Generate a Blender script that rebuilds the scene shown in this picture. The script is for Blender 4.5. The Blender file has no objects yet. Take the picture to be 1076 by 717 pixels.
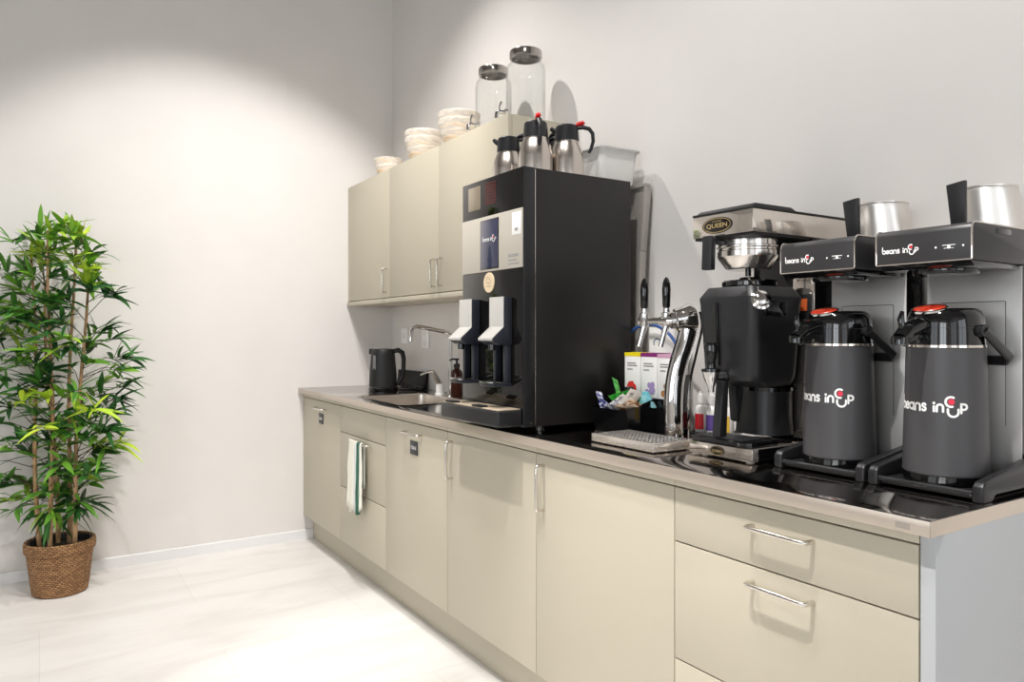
import bpy, bmesh, math, random
from mathutils import Vector, Matrix
random.seed(7)
C = bpy.context.scene.collection
PI = math.pi

# ------------------------------------------------------------------ materials
def lin(c):
    r = []
    for v in c:
        v /= 255.0
        r.append(v / 12.92 if v <= .04045 else ((v + .055) / 1.055) ** 2.4)
    return (r[0], r[1], r[2], 1)

def mat(name, rgb, rough=.5, metal=0, spec=.5, coat=0, trans=0, ior=1.45, emit=None, es=0, aniso=0):
    m = bpy.data.materials.new(name); m.use_nodes = True
    b = m.node_tree.nodes['Principled BSDF']
    b.inputs['Base Color'].default_value = lin(rgb)
    b.inputs['Roughness'].default_value = rough
    b.inputs['Metallic'].default_value = metal
    b.inputs['Specular IOR Level'].default_value = spec
    b.inputs['Coat Weight'].default_value = coat
    b.inputs['Transmission Weight'].default_value = trans
    b.inputs['IOR'].default_value = ior
    b.inputs['Anisotropic'].default_value = aniso
    if emit:
        b.inputs['Emission Color'].default_value = lin(emit)
        b.inputs['Emission Strength'].default_value = es
    return m

def nodes(m): return m.node_tree.nodes, m.node_tree.links, m.node_tree.nodes['Principled BSDF']

def add_noise(m, scale, c1, c2, stretch=(1, 1, 1), detail=4, bump=0, lo=.35, hi=.65, rough=None, dist=.002):
    N, L, b = nodes(m)
    tc = N.new('ShaderNodeTexCoord'); mp = N.new('ShaderNodeMapping')
    mp.inputs['Scale'].default_value = stretch
    nz = N.new('ShaderNodeTexNoise'); nz.inputs['Scale'].default_value = scale; nz.inputs['Detail'].default_value = detail
    L.new(tc.outputs['Object'], mp.inputs['Vector']); L.new(mp.outputs['Vector'], nz.inputs['Vector'])
    if c1:
        cr = N.new('ShaderNodeValToRGB')
        cr.color_ramp.elements[0].position = lo; cr.color_ramp.elements[1].position = hi
        cr.color_ramp.elements[0].color = lin(c1); cr.color_ramp.elements[1].color = lin(c2)
        L.new(nz.outputs['Fac'], cr.inputs['Fac']); L.new(cr.outputs['Color'], b.inputs['Base Color'])
    if bump:
        bp = N.new('ShaderNodeBump'); bp.inputs['Strength'].default_value = bump; bp.inputs['Distance'].default_value = dist
        L.new(nz.outputs['Fac'], bp.inputs['Height']); L.new(bp.outputs['Normal'], b.inputs['Normal'])
    if rough:
        mr = N.new('ShaderNodeMapRange'); mr.inputs['To Min'].default_value = rough[0]; mr.inputs['To Max'].default_value = rough[1]
        L.new(nz.outputs['Fac'], mr.inputs['Value']); L.new(mr.outputs['Result'], b.inputs['Roughness'])
    return m

M = {}
M['wall'] = add_noise(mat('wall_paint', (228, 224, 220), .5, spec=.35), 3, (227, 223, 219), (230, 226, 222), bump=.05)
M['wall_dark'] = mat('far_wall_paint', (196, 190, 184), .7)
M['window_wall'] = mat('office_wall', (214, 210, 206), .7)
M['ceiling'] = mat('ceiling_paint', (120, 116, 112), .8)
M['baseboard'] = mat('baseboard_paint', (234, 233, 233), .4)
M['beige'] = add_noise(mat('cabinet_laminate', (192, 184, 165), .42, spec=.4), 260, None, None, bump=.02)
M['beige_core'] = mat('cabinet_carcass', (150, 142, 125), .6)
M['panel'] = mat('daylit_beige_laminate', (186, 188, 190), .45)  # same laminate as the beige cabinets, cool daylight put into its colour
M['dark_gap'] = mat('shadow_gap_black', (25, 24, 22), .8)
M['steel_top'] = add_noise(mat('brushed_worktop_steel', (184, 177, 170), .1, 1), 40, None, None, stretch=(40, .6, 1), rough=(.07, .13))
M['steel'] = add_noise(mat('brushed_steel', (228, 220, 211), .28, .8), 30, None, None, stretch=(1, 1, 40), rough=(.2, .32))
M['basin'] = mat('sink_basin_steel', (214, 206, 196), .24, .9)
M['edge_reflection_steel'] = mat('floor_reflection_edge_steel', (210, 197, 183), .3, .7)  # beige base colour stands in for the pale floor reflected in the edge
M['basket_steel'] = mat('filter_basket_steel', (214, 209, 203), .16, .95)
M['steel_sheen'] = mat('polished_steel_sheet', (222, 214, 205), .08, .88)
M['steel_spun'] = mat('spun_steel', (232, 228, 222), .3, .85, aniso=.5)
M['chrome'] = mat('chrome', (224, 222, 220), .05, 1)
M['nickel'] = mat('satin_nickel_handle', (218, 213, 206), .22, 1)
M['tower_steel'] = add_noise(mat('brushed_tower_steel', (206, 204, 201), .36, .5), 30, None, None, stretch=(1, 40, 1), bump=.03, rough=(.26, .4), dist=.0005)
M['black_gloss'] = mat('black_gloss_plastic', (13, 13, 14), .08, spec=.6, coat=.4)
M['black_glass'] = mat('black_glass_front', (14, 12, 11), .03, spec=.5)
M['black_satin'] = add_noise(mat('black_satin_metal', (28, 26, 25), .38, spec=.5), 400, None, None, bump=.03)
M['board_black'] = mat('black_board', (14, 14, 14), .3, spec=.15)
M['black_matte'] = mat('black_matte_plastic', (24, 24, 25), .5)
M['black_soft'] = mat('soft_black_plastic', (32, 32, 34), .36)
M['charcoal'] = mat('charcoal_grey_coat', (70, 69, 71), .42, spec=.45)
M['graphite'] = add_noise(mat('graphite_brushed_head', (64, 63, 64), .34, .35), 30, None, None, stretch=(1, 1, 40), bump=.02, dist=.0005)
M['navy'] = mat('dark_blue_grey_plastic', (42, 45, 54), .3)
M['panel_silver'] = mat('warm_silver_panel', (205, 198, 186), .35, .3)
M['white_plastic'] = mat('white_plastic', (240, 238, 235), .3)
M['white_print'] = mat('white_print', (245, 244, 242), .5)
M['pale_print'] = mat('pale_grey_print', (150, 148, 146), .5)
M['red'] = mat('red_plastic', (214, 24, 28), .3)
M['red_label'] = add_noise(mat('red_orange_label', (190, 44, 28), .3, coat=.3), 90, (150, 24, 20), (206, 70, 42))
M['logo_red'] = mat('logo_red_dot', (226, 52, 76), .45)
M['red_dots'] = mat('red_dot_print', (120, 30, 26), .4)
M['orange'] = mat('orange_switch', (176, 84, 44), .3, emit=(205, 92, 42), es=.08)
M['cover'] = mat('silver_grey_cover', (196, 193, 188), .3, .1)
M['screen'] = mat('display_screen', (44, 46, 66), .08, coat=.6, emit=(58, 60, 92), es=.3)
M['screen_text'] = mat('display_text', (235, 238, 255), .4, emit=(235, 238, 255), es=.8)
M['hatch'] = mat('viewing_hatch', (160, 148, 130), .12, .4)
M['cream'] = mat('cream_badge', (226, 205, 172), .5)
M['tan_print'] = mat('tan_badge_print', (170, 138, 104), .5)
M['gold'] = mat('gold_print', (206, 182, 128), .3, .7)
M['drip_grid'] = mat('beige_drip_grid', (214, 196, 172), .3, .2)
M['grey_sign'] = mat('dark_sign_plate', (62, 61, 66), .45)
M['blue_tube'] = mat('blue_hose', (52, 86, 150), .3)
M['outlet'] = mat('outlet_white', (252, 251, 248), .35)
M['smoke'] = mat('smoky_window_plastic', (132, 132, 132), .25, trans=.3)
M['amber'] = mat('amber_bottle', (74, 34, 20), .12, trans=.45)
M['clear_bin'] = mat('translucent_bin_plastic', (244, 243, 241), .35, trans=.6, ior=1.15)
M['grey_clear'] = mat('grey_translucent_plastic', (176, 170, 164), .3, trans=.15, ior=1.2)
M['glass'] = mat('clear_glass', (255, 255, 255), .0, trans=1, ior=1.3)
def make_thin_glass():
    m = bpy.data.materials.new('thin_clear_glass'); m.use_nodes = True
    N, L = m.node_tree.nodes, m.node_tree.links
    N.remove(N['Principled BSDF']); out = N['Material Output']
    tr = N.new('ShaderNodeBsdfTransparent'); tr.inputs[0].default_value = (.988, .992, .99, 1)
    gl = N.new('ShaderNodeBsdfGlossy'); gl.inputs['Roughness'].default_value = .02
    lw = N.new('ShaderNodeLayerWeight'); lw.inputs['Blend'].default_value = .5
    pw = N.new('ShaderNodeMath'); pw.operation = 'POWER'; pw.inputs[1].default_value = 4; L.new(lw.outputs['Facing'], pw.inputs[0])
    fr = N.new('ShaderNodeMath'); fr.operation = 'MULTIPLY_ADD'; fr.inputs[1].default_value = .55; fr.inputs[2].default_value = .035; L.new(pw.outputs[0], fr.inputs[0])
    mx = N.new('ShaderNodeMixShader'); L.new(fr.outputs[0], mx.inputs[0]); L.new(tr.outputs[0], mx.inputs[1]); L.new(gl.outputs[0], mx.inputs[2]); L.new(mx.outputs[0], out.inputs['Surface'])
    return m
M['glass'] = make_thin_glass()
M['jug_steel'] = mat('jug_steel', (206, 198, 190), .24, 1)
M['lid_steel'] = mat('jar_lid_steel', (176, 172, 168), .16, 1)
M['soil'] = mat('plastic_pot_liner', (22, 20, 19), .5)
M['cane'] = add_noise(mat('bamboo_cane', (186, 146, 104), .5), 14, (160, 118, 80), (206, 168, 126), stretch=(3, 3, .6))
M['twig'] = mat('thin_twig', (74, 66, 40), .6)
M['paper'] = mat('tea_carton_card', (240, 238, 236), .55)
M['yellow'] = mat('yellow_card', (236, 212, 30), .5)
M['purple'] = mat('purple_card', (130, 44, 110), .5)
M['pink'] = mat('pink_card', (206, 160, 186), .5)
M['lilac'] = mat('lilac_print', (160, 138, 186), .5)
M['berry'] = mat('berry_print', (212, 50, 44), .5)
M['brown_print'] = mat('brown_print', (168, 112, 58), .5)
M['sachet_blue'] = add_noise(mat('blue_white_sachet', (70, 76, 150), .4), 60, (50, 56, 140), (235, 236, 242), lo=.45, hi=.55)
M['sachet_green'] = add_noise(mat('green_sachet', (40, 170, 60), .25), 45, (20, 140, 50), (110, 214, 90))
M['sachet_white'] = add_noise(mat('white_sachet', (235, 233, 228), .4), 55, (120, 120, 128), (240, 238, 234), lo=.36, hi=.46)
M['sachet_brown'] = add_noise(mat('tan_sachet', (216, 190, 160), .45), 45, (150, 96, 56), (228, 206, 180), lo=.38, hi=.5)
M['sachet_aqua'] = add_noise(mat('aqua_sachet', (120, 196, 206), .35), 30, (96, 176, 190), (176, 222, 226))
M['label_red'] = mat('red_bottle_label', (206, 36, 46), .4)
M['label_purple'] = mat('purple_bottle_label', (88, 66, 136), .4)
M['label_yellow'] = mat('yellow_bottle_label', (222, 180, 60), .4)

def make_floor():
    m = mat('pale_stone_floor', (226, 222, 216), .36, spec=.4)
    N, L, b = nodes(m)
    tc = N.new('ShaderNodeTexCoord')
    mp = N.new('ShaderNodeMapping'); mp.inputs['Scale'].default_value = (.8, 3.2, 1); mp.inputs['Rotation'].default_value = (0, 0, .12)
    n1 = N.new('ShaderNodeTexNoise'); n1.inputs['Scale'].default_value = 2.2; n1.inputs['Detail'].default_value = 9; n1.inputs['Roughness'].default_value = .62
    n1.inputs['Distortion'].default_value = .8
    cr = N.new('ShaderNodeValToRGB'); e = cr.color_ramp.elements
    e[0].position = .32; e[0].color = lin((226, 222, 217)); e[1].position = .6; e[1].color = lin((238, 235, 231))
    L.new(tc.outputs['Object'], mp.inputs['Vector']); L.new(mp.outputs['Vector'], n1.inputs['Vector']); L.new(n1.outputs['Fac'], cr.inputs['Fac'])
    br = N.new('ShaderNodeTexBrick'); br.offset = .5
    br.inputs['Color1'].default_value = (1, 1, 1, 1); br.inputs['Color2'].default_value = (.95, .95, .95, 1); br.inputs['Mortar'].default_value = (.8, .79, .78, 1)
    br.inputs['Scale'].default_value = 1; br.inputs['Mortar Size'].default_value = .0015
    br.inputs['Brick Width'].default_value = 1.2; br.inputs['Row Height'].default_value = .6
    L.new(tc.outputs['Object'], br.inputs['Vector'])
    mx = N.new('ShaderNodeMix'); mx.data_type = 'RGBA'; mx.blend_type = 'MULTIPLY'; mx.inputs['Factor'].default_value = .7
    L.new(cr.outputs['Color'], mx.inputs['A']); L.new(br.outputs['Color'], mx.inputs['B']); L.new(mx.outputs['Result'], b.inputs['Base Color'])
    return m
M['floor'] = make_floor()

def make_basket():
    m = mat('woven_seagrass', (160, 120, 82), .7, spec=.25)
    N, L, b = nodes(m)
    tc = N.new('ShaderNodeTexCoord')
    br = N.new('ShaderNodeTexBrick'); br.inputs['Scale'].default_value = 1
    br.inputs['Color1'].default_value = lin((190, 146, 102)); br.inputs['Color2'].default_value = lin((146, 108, 76)); br.inputs['Mortar'].default_value = lin((80, 56, 40))
    br.inputs['Mortar Size'].default_value = .0016; br.inputs['Mortar Smooth'].default_value = .6
    br.inputs['Brick Width'].default_value = .017; br.inputs['Row Height'].default_value = .0085
    sx = N.new('ShaderNodeSeparateXYZ'); at = N.new('ShaderNodeMath'); at.operation = 'ARCTAN2'
    mu = N.new('ShaderNodeMath'); mu.operation = 'MULTIPLY'; mu.inputs[1].default_value = .13
    cb = N.new('ShaderNodeCombineXYZ')
    L.new(tc.outputs['Object'], sx.inputs[0]); L.new(sx.outputs['Y'], at.inputs[0]); L.new(sx.outputs['X'], at.inputs[1])
    L.new(at.outputs[0], mu.inputs[0]); L.new(mu.outputs[0], cb.inputs['X']); L.new(sx.outputs['Z'], cb.inputs['Y'])
    nz = N.new('ShaderNodeTexNoise'); nz.inputs['Scale'].default_value = 70
    ad = N.new('ShaderNodeVectorMath'); ad.operation = 'MULTIPLY_ADD'; ad.inputs[1].default_value = (.008, .008, 0)
    L.new(nz.outputs['Color'], ad.inputs[0]); L.new(cb.outputs[0], ad.inputs[2]); L.new(ad.outputs[0], br.inputs['Vector'])
    L.new(br.outputs['Color'], b.inputs['Base Color'])
    bp = N.new('ShaderNodeBump'); bp.inputs['Strength'].default_value = .8; bp.inputs['Distance'].default_value = .004; bp.invert = True
    L.new(br.outputs['Fac'], bp.inputs['Height']); L.new(bp.outputs['Normal'], b.inputs['Normal'])
    return m
M['basket'] = make_basket()

def make_leaf():
    m = mat('bamboo_leaf', (70, 120, 40), .38, spec=.4)
    N, L, b = nodes(m)
    at = N.new('ShaderNodeAttribute'); at.attribute_name = 'tint'
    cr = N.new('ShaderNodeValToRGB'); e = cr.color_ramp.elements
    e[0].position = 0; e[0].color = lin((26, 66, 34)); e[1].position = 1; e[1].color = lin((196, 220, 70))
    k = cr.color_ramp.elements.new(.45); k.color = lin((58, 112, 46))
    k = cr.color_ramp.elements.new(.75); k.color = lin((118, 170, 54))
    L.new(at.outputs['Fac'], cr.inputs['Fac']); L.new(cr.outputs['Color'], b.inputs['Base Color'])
    b.inputs['Subsurface Weight'].default_value = 0
    return m
M['leaf'] = make_leaf()

def make_bowl():
    m = mat('grained_bowl', (226, 200, 166), .5)
    N, L, b = nodes(m)
    tc = N.new('ShaderNodeTexCoord'); mp = N.new('ShaderNodeMapping'); mp.inputs['Scale'].default_value = (1, 1, 5); mp.inputs['Rotation'].default_value = (.16, .1, 0)
    w = N.new('ShaderNodeTexNoise'); w.inputs['Scale'].default_value = 6; w.inputs['Detail'].default_value = 4; w.inputs['Distortion'].default_value = .8
    cr = N.new('ShaderNodeValToRGB'); e = cr.color_ramp.elements
    e[0].position = .34; e[0].color = lin((214, 186, 150)); e[1].position = .64; e[1].color = lin((232, 224, 214))
    k = e.new(.42); k.color = lin((230, 216, 196)); k = e.new(.5); k.color = lin((206, 196, 186))
    k = e.new(.55); k.color = lin((232, 222, 208))
    L.new(tc.outputs['Object'], mp.inputs['Vector']); L.new(mp.outputs['Vector'], w.inputs['Vector']); L.new(w.outputs['Fac'], cr.inputs['Fac']); L.new(cr.outputs['Color'], b.inputs['Base Color'])
    return m
M['bowl'] = make_bowl()

def make_towel():
    m = mat('striped_towel', (232, 228, 214), .9, spec=.1)
    N, L, b = nodes(m)
    at = N.new('ShaderNodeAttribute'); at.attribute_name = 'tint'
    cr = N.new('ShaderNodeValToRGB'); cr.color_ramp.interpolation = 'CONSTANT'
    e = cr.color_ramp.elements
    cols = [(0, (232, 229, 214)), (.08, (140, 150, 130)), (.11, (236, 233, 220)), (.22, (176, 172, 146)), (.26, (236, 232, 218)), (.38, (190, 180, 150)), (.42, (238, 234, 222)),
            (.52, (214, 206, 184)), (.58, (216, 222, 220)), (.64, (120, 150, 138)), (.70, (34, 44, 44)), (.75, (72, 112, 94)), (.86, (170, 186, 174)), (.91, (236, 234, 222))]
    e[0].position = 0; e[0].color = lin(cols[0][1]); e[1].position = cols[1][0]; e[1].color = lin(cols[1][1])
    for p, c in cols[2:]:
        k = e.new(p); k.color = lin(c)
    L.new(at.outputs['Fac'], cr.inputs['Fac']); L.new(cr.outputs['Color'], b.inputs['Base Color'])
    return m
M['towel'] = make_towel()

def make_mesh_grid():
    m = mat('perforated_steel', (176, 170, 163), .45, 0, spec=.2)
    N, L, b = nodes(m)
    tc = N.new('ShaderNodeTexCoord'); v = N.new('ShaderNodeTexVoronoi'); v.inputs['Scale'].default_value = 70; v.inputs['Randomness'].default_value = .1
    cr = N.new('ShaderNodeValToRGB'); e = cr.color_ramp.elements
    e[0].position = .46; e[0].color = (.01, .01, .01, 1); e[1].position = .56; e[1].color = lin((196, 190, 184))
    L.new(tc.outputs['Object'], v.inputs['Vector']); L.new(v.outputs['Distance'], cr.inputs['Fac']); L.new(cr.outputs['Color'], b.inputs['Base Color'])
    return m
M['perforated'] = make_mesh_grid()

# ------------------------------------------------------------------ mesh builder (world coordinates in, origin-relative mesh out)
class MB:
    def __init__(s): s.bm = bmesh.new(); s.tint = None
    def _merge(s, t, mx=None):
        if mx is not None: bmesh.ops.transform(t, matrix=mx, verts=t.verts)
        vs = {v: s.bm.verts.new(v.co) for v in t.verts}
        for f in t.faces:
            try: s.bm.faces.new([vs[v] for v in f.verts])
            except ValueError: pass
        t.free(); return s
    def box(s, x0, x1, y0, y1, z0, z1, bev=0, seg=2, mx=None):
        t = bmesh.new(); bmesh.ops.create_cube(t, size=1)
        for v in t.verts:
            v.co = Vector(((x0 + x1) / 2 + v.co.x * (x1 - x0), (y0 + y1) / 2 + v.co.y * (y1 - y0), (z0 + z1) / 2 + v.co.z * (z1 - z0)))
        if bev: bmesh.ops.bevel(t, geom=list(t.edges), offset=bev, segments=seg, profile=.5, affect='EDGES')
        return s._merge(t, mx)
    def prism(s, pts, axis, a0, a1, bev=0, seg=2, mx=None):
        # pts are 2D in the two other axes (order x,y,z without axis)
        t = bmesh.new()
        def P(p, a):
            return {'x': (a, p[0], p[1]), 'y': (p[0], a, p[1]), 'z': (p[0], p[1], a)}[axis]
        A = [t.verts.new(P(p, a0)) for p in pts]; B = [t.verts.new(P(p, a1)) for p in pts]
        n = len(pts)
        t.faces.new(A); t.faces.new(B[::-1])
        for i in range(n): t.faces.new((A[i], B[i], B[(i + 1) % n], A[(i + 1) % n]))
        bmesh.ops.recalc_face_normals(t, faces=t.faces)
        if bev: bmesh.ops.bevel(t, geom=list(t.edges), offset=bev, segments=seg, profile=.5, affect='EDGES')
        return s._merge(t, mx)
    def lathe(s, prof, cx, cy, seg=40, z0=0, mx=None, sx=1, sy=1, rot=0):
        t = bmesh.new(); rings = []
        for r, z in prof:
            if r < 1e-6: rings.append([t.verts.new((cx, cy, z0 + z))])
            else: rings.append([t.verts.new((cx + sx * r * math.cos(rot + 2 * PI * i / seg), cy + sy * r * math.sin(rot + 2 * PI * i / seg), z0 + z)) for i in range(seg)])
        for a, b in zip(rings, rings[1:]):
            if len(a) == 1 and len(b) == 1: continue
            for i in range(seg):
                j = (i + 1) % seg
                if len(a) == 1: t.faces.new((a[0], b[i], b[j]))
                elif len(b) == 1: t.faces.new((a[i], a[j], b[0]))
                else: t.faces.new((a[i], a[j], b[j], b[i]))
        bmesh.ops.recalc_face_normals(t, faces=t.faces)
        return s._merge(t, mx)
    def cyl(s, c, r, h, axis='z', seg=28, bev=0, r2=None):
        r2 = r if r2 is None else r2
        if bev: prof = [(0, 0), (r - bev, 0), (r, bev), (r2, h - bev), (r2 - bev, h), (0, h)]
        else: prof = [(0, 0), (r, 0), (r2, h), (0, h)]
        R = {'z': Matrix(), 'x': Matrix.Rotation(PI / 2, 4, 'Y'), 'y': Matrix.Rotation(-PI / 2, 4, 'X')}[axis]
        return s.lathe(prof, 0, 0, seg, mx=Matrix.Translation(c) @ R)
    def along(s, a, b, prof_r, seg=20):
        # revolve radii list [(t, r)] about the segment a-b (t from 0 to 1)
        a = Vector(a); b = Vector(b); d = b - a; q = Vector((0, 0, 1)).rotation_difference(d.normalized()).to_matrix().to_4x4()
        return s.lathe([(r, t * d.length) for t, r in prof_r], 0, 0, seg, mx=Matrix.Translation(a) @ q)
    def tube(s, pts, r, seg=12, flat=1, up=None, caps=True):
        pts = [Vector(p) for p in pts]; n = len(pts)
        rs = r if isinstance(r, (list, tuple)) else [r] * n
        t = bmesh.new(); rings = []
        tan = [(pts[min(i + 1, n - 1)] - pts[max(i - 1, 0)]).normalized() for i in range(n)]
        u = Vector(up) if up else (Vector((0, 0, 1)) if abs(tan[0].z) < .9 else Vector((1, 0, 0)))
        N0 = (u - tan[0] * u.dot(tan[0])).normalized()
        for i in range(n):
            N0 = (N0 - tan[i] * N0.dot(tan[i])).normalized(); B0 = tan[i].cross(N0)
            rings.append([t.verts.new(pts[i] + rs[i] * (math.cos(2 * PI * k / seg) * N0 * flat + math.sin(2 * PI * k / seg) * B0)) for k in range(seg)])
        for a, b in zip(rings, rings[1:]):
            for k in range(seg): t.faces.new((a[k], a[(k + 1) % seg], b[(k + 1) % seg], b[k]))
        if caps: t.faces.new(rings[0][::-1]); t.faces.new(rings[-1])
        bmesh.ops.recalc_face_normals(t, faces=t.faces)
        return s._merge(t)
    def ell(s, c, rx, ry, rz, seg=24):
        prof = [(math.sin(PI * i / 14), -math.cos(PI * i / 14)) for i in range(15)]
        prof[0] = (0, -1); prof[-1] = (0, 1)
        return s.lathe(prof, 0, 0, seg, mx=Matrix.Translation(c) @ Matrix.Diagonal((rx, ry, rz, 1)))
    def ribbon(s, pts, w, f):
        # flat printed stroke: 2D polyline of width w, mapped through f(u, v)
        P = [Vector(p) for p in pts]; n = len(P); L = []
        for i in range(n):
            d = (P[min(i + 1, n - 1)] - P[max(i - 1, 0)]).normalized(); nn = Vector((-d.y, d.x)) * w / 2
            L.append((s.bm.verts.new(f(*(P[i] + nn))), s.bm.verts.new(f(*(P[i] - nn)))))
        for a, b in zip(L, L[1:]): s.bm.faces.new((a[0], a[1], b[1], b[0]))
        for p in (P[0], P[-1]): s.disc(p.x, p.y, w / 2, f, 10)
        return s
    def disc(s, cx, cy, r, f, seg=20, ry=None):
        ry = ry or r
        s.bm.faces.new([s.bm.verts.new(f(cx + r * math.cos(2 * PI * i / seg), cy + ry * math.sin(2 * PI * i / seg))) for i in range(seg)]); return s
    def rect(s, u0, u1, v0, v1, f):
        s.bm.faces.new([s.bm.verts.new(f(*p)) for p in ((u0, v0), (u1, v0), (u1, v1), (u0, v1))]); return s
    def text(s, txt, w, h, cu, cv, f, bold=0):
        cv_ = bpy.data.curves.new('txt', 'FONT'); cv_.body = txt; cv_.align_x = 'CENTER'; cv_.offset = bold; cv_.resolution_u = 3
        o = bpy.data.objects.new('txt', cv_); C.objects.link(o)
        dg = bpy.context.evaluated_depsgraph_get(); me = bpy.data.meshes.new_from_object(o.evaluated_get(dg))
        xs = [v.co.x for v in me.vertices]; ys = [v.co.y for v in me.vertices]
        x0, x1, y0, y1 = min(xs), max(xs), min(ys), max(ys)
        vs = [s.bm.verts.new(f(cu + (v.co.x - (x0 + x1) / 2) / (x1 - x0) * w, cv + (v.co.y - (y0 + y1) / 2) / (y1 - y0) * h)) for v in me.vertices]
        for p in me.polygons:
            try: s.bm.faces.new([vs[i] for i in p.vertices])
            except ValueError: pass
        bpy.data.objects.remove(o); bpy.data.curves.remove(cv_); bpy.data.meshes.remove(me)
        return s
    def done(s, name, m, parent=None, origin=None, sharp=35, tint=None):
        if origin is None:
            o = parent
            while o is not None and o.parent is not None: o = o.parent
            origin = o.location if o is not None else Vector((0, 0, 0))
        origin = Vector(origin)
        for v in s.bm.verts: v.co -= origin
        s.bm.normal_update()
        for f in s.bm.faces: f.smooth = True
        for e in s.bm.edges:
            if len(e.link_faces) == 2:
                if e.calc_face_angle(0) > math.radians(sharp): e.smooth = False
        me = bpy.data.meshes.new(name); s.bm.to_mesh(me); s.bm.free()
        me.materials.append(m)
        if tint is not None:
            a = me.attributes.new('tint', 'FLOAT', 'POINT')
            for i, v in enumerate(tint): a.data[i].value = v
        o = bpy.data.objects.new(name, me); C.objects.link(o)
        if parent is not None: o.parent = parent
        else: o.location = origin
        return o

def tag(o, label, cat, group=None):
    o['label'] = label; o['category'] = cat
    if group: o['group'] = group
    return o
def thing(name, label, cat, loc, group=None):
    o = bpy.data.objects.new(name, None); C.objects.link(o); o.location = loc; o.empty_display_size = .05
    return tag(o, label, cat, group)
def struct(o): o['kind'] = 'structure'; return o
def dup(root, loc, label, group=None):
    r = root.copy(); C.objects.link(r); r.location = loc; r['label'] = label
    if group: r['group'] = group
    for ch in list(root.children):
        c = ch.copy(); C.objects.link(c); c.parent = r
        for g in list(ch.children):
            d = g.copy(); C.objects.link(d); d.parent = c
    return r
def arc(cx, cy, r, a0, a1, n=14): return [(cx + r * math.cos(math.radians(a0 + (a1 - a0) * i / n)), cy + r * math.sin(math.radians(a0 + (a1 - a0) * i / n))) for i in range(n + 1)]

# the printed wordmark: monoline strokes in a box one unit wide, baseline at v = 0
def wordmark(W, f, parent, wt=None):
    w = .030; h = .055
    S = lambda p: [(x * W, y * W) for x, y in p]
    a = MB()
    def st(p): a.ribbon(S(p), w * W, f)
    st([(.012, .185), (.012, .055)]); st(arc(.055, .050, .043, 0, 360, 20))                # b
    st([(.115, .052), (.195, .052)]); st(arc(.156, .050, .042, 0, 310, 18))                # e
    st(arc(.252, .050, .042, 0, 360, 20)); st([(.294, .094), (.294, .0)])                  # a
    st([(.326, 0), (.326, .055)] + arc(.364, .056, .038, 180, 0, 12) + [(.402, 0)])       # n
    st(arc(.460, .074, .022, 20, 270, 12) + arc(.460, .026, .024, 90, -150, 12))           # s
    st([(.592, 0), (.592, .068)]); a.disc(.592 * W, .112 * W, .019 * W, f, 12)             # i
    st([(.628, 0), (.628, .055)] + arc(.666, .058, .038, 180, 0, 12) + [(.704, 0)])       # n
    st(arc(.800, .135, .066, 60, 285, 18))                                                 # C of the cup
    st([(.762, .035)] + arc(.826, .0, .064, 180, 360, 16) + [(.890, .035)])                # U of the cup
    st([(.925, -.012), (.925, .11)]); st(arc(.962, .070, .036, 90, -90, 12)); st([(.925, .106), (.962, .106)]); st([(.925, .034), (.962, .034)])
    o = a.done('wordmark', M['white_print'], parent)
    MB().disc(.806 * W, .135 * W, .040 * W, f).done('logo_dot', M['logo_red'], parent)
    return o
# mapping helpers: plane facing -x (u runs to -y, i.e. to the viewer's right), plane facing -y (u runs to +x), cylinder
def face_x(x, yc, zc): return lambda u, v: (x, yc - u, zc + v)
def face_y(y, xc, zc): return lambda u, v: (xc + u, y, zc + v)
def on_cyl(cx, cy, r, ang, zc):
    def f(u, v):
        a = ang + u / r
        return (cx + r * math.cos(a), cy + r * math.sin(a), zc + v)
    return f

# ------------------------------------------------------------------ room
YB, XW = 4.3675, 1.893
YF, XL, ZC = -3.6, -4.2, 3.7
struct(MB().box(XL, XW, YF, YB, -.1, 0).done('floor', M['floor']))
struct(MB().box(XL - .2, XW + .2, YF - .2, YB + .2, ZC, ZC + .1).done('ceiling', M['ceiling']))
struct(MB().box(XL, XW + .2, YB, YB + .2, -.1, ZC).done('wall_back', M['wall']))
struct(MB().box(XW, XW + .2, YF - .2, YB, -.1, ZC).done('wall_right', M['wall']))
def holed_wall(name, axis, a0, a1, spans, zlo, zhi, lo, hi):
    b = MB()
    def bx(p, q, z0, z1):
        if axis == 'x': b.box(a0, a1, p, q, z0, z1)
        else: b.box(p, q, a0, a1, z0, z1)
    bx(lo, hi, -.1, zlo); bx(lo, hi, zhi, ZC)
    cur = lo
    for p, q in spans: bx(cur, p, zlo, zhi); cur = q
    bx(cur, hi, zlo, zhi)
    return struct(b.done(name, M['window_wall']))
holed_wall('wall_left', 'x', XL - .2, XL, [(-2.6, -.4), (.2, 2.4)], .7, 2.9, YF - .2, YB + .2)
holed_wall('wall_front', 'y', YF - .2, YF, [(-3.4, -1.2), (-.6, 1.4)], .5, 2.9, XL, XW)
k = 0
for p, q in ((-2.6, -.4), (.2, 2.4)):
    k += 1
    b = MB(); b.box(XL - .14, XL - .06, p, q, .7, .76); b.box(XL - .14, XL - .06, p, q, 2.84, 2.9)
    for y in (p, (p + q) / 2 - .03, q - .06): b.box(XL - .14, XL - .06, y, y + .06, .76, 2.84)
    struct(b.done('window_%d' % k, M['black_matte']))
for p, q in ((-3.4, -1.2), (-.6, 1.4)):
    k += 1
    b = MB(); b.box(p, q, YF - .14, YF - .06, .5, .56); b.box(p, q, YF - .14, YF - .06, 2.84, 2.9)
    for x in (p, (p + q) / 2 - .03, q - .06): b.box(x, x + .06, YF - .14, YF - .06, .56, 2.84)
    struct(b.done('window_%d' % k, M['black_matte']))
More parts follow.
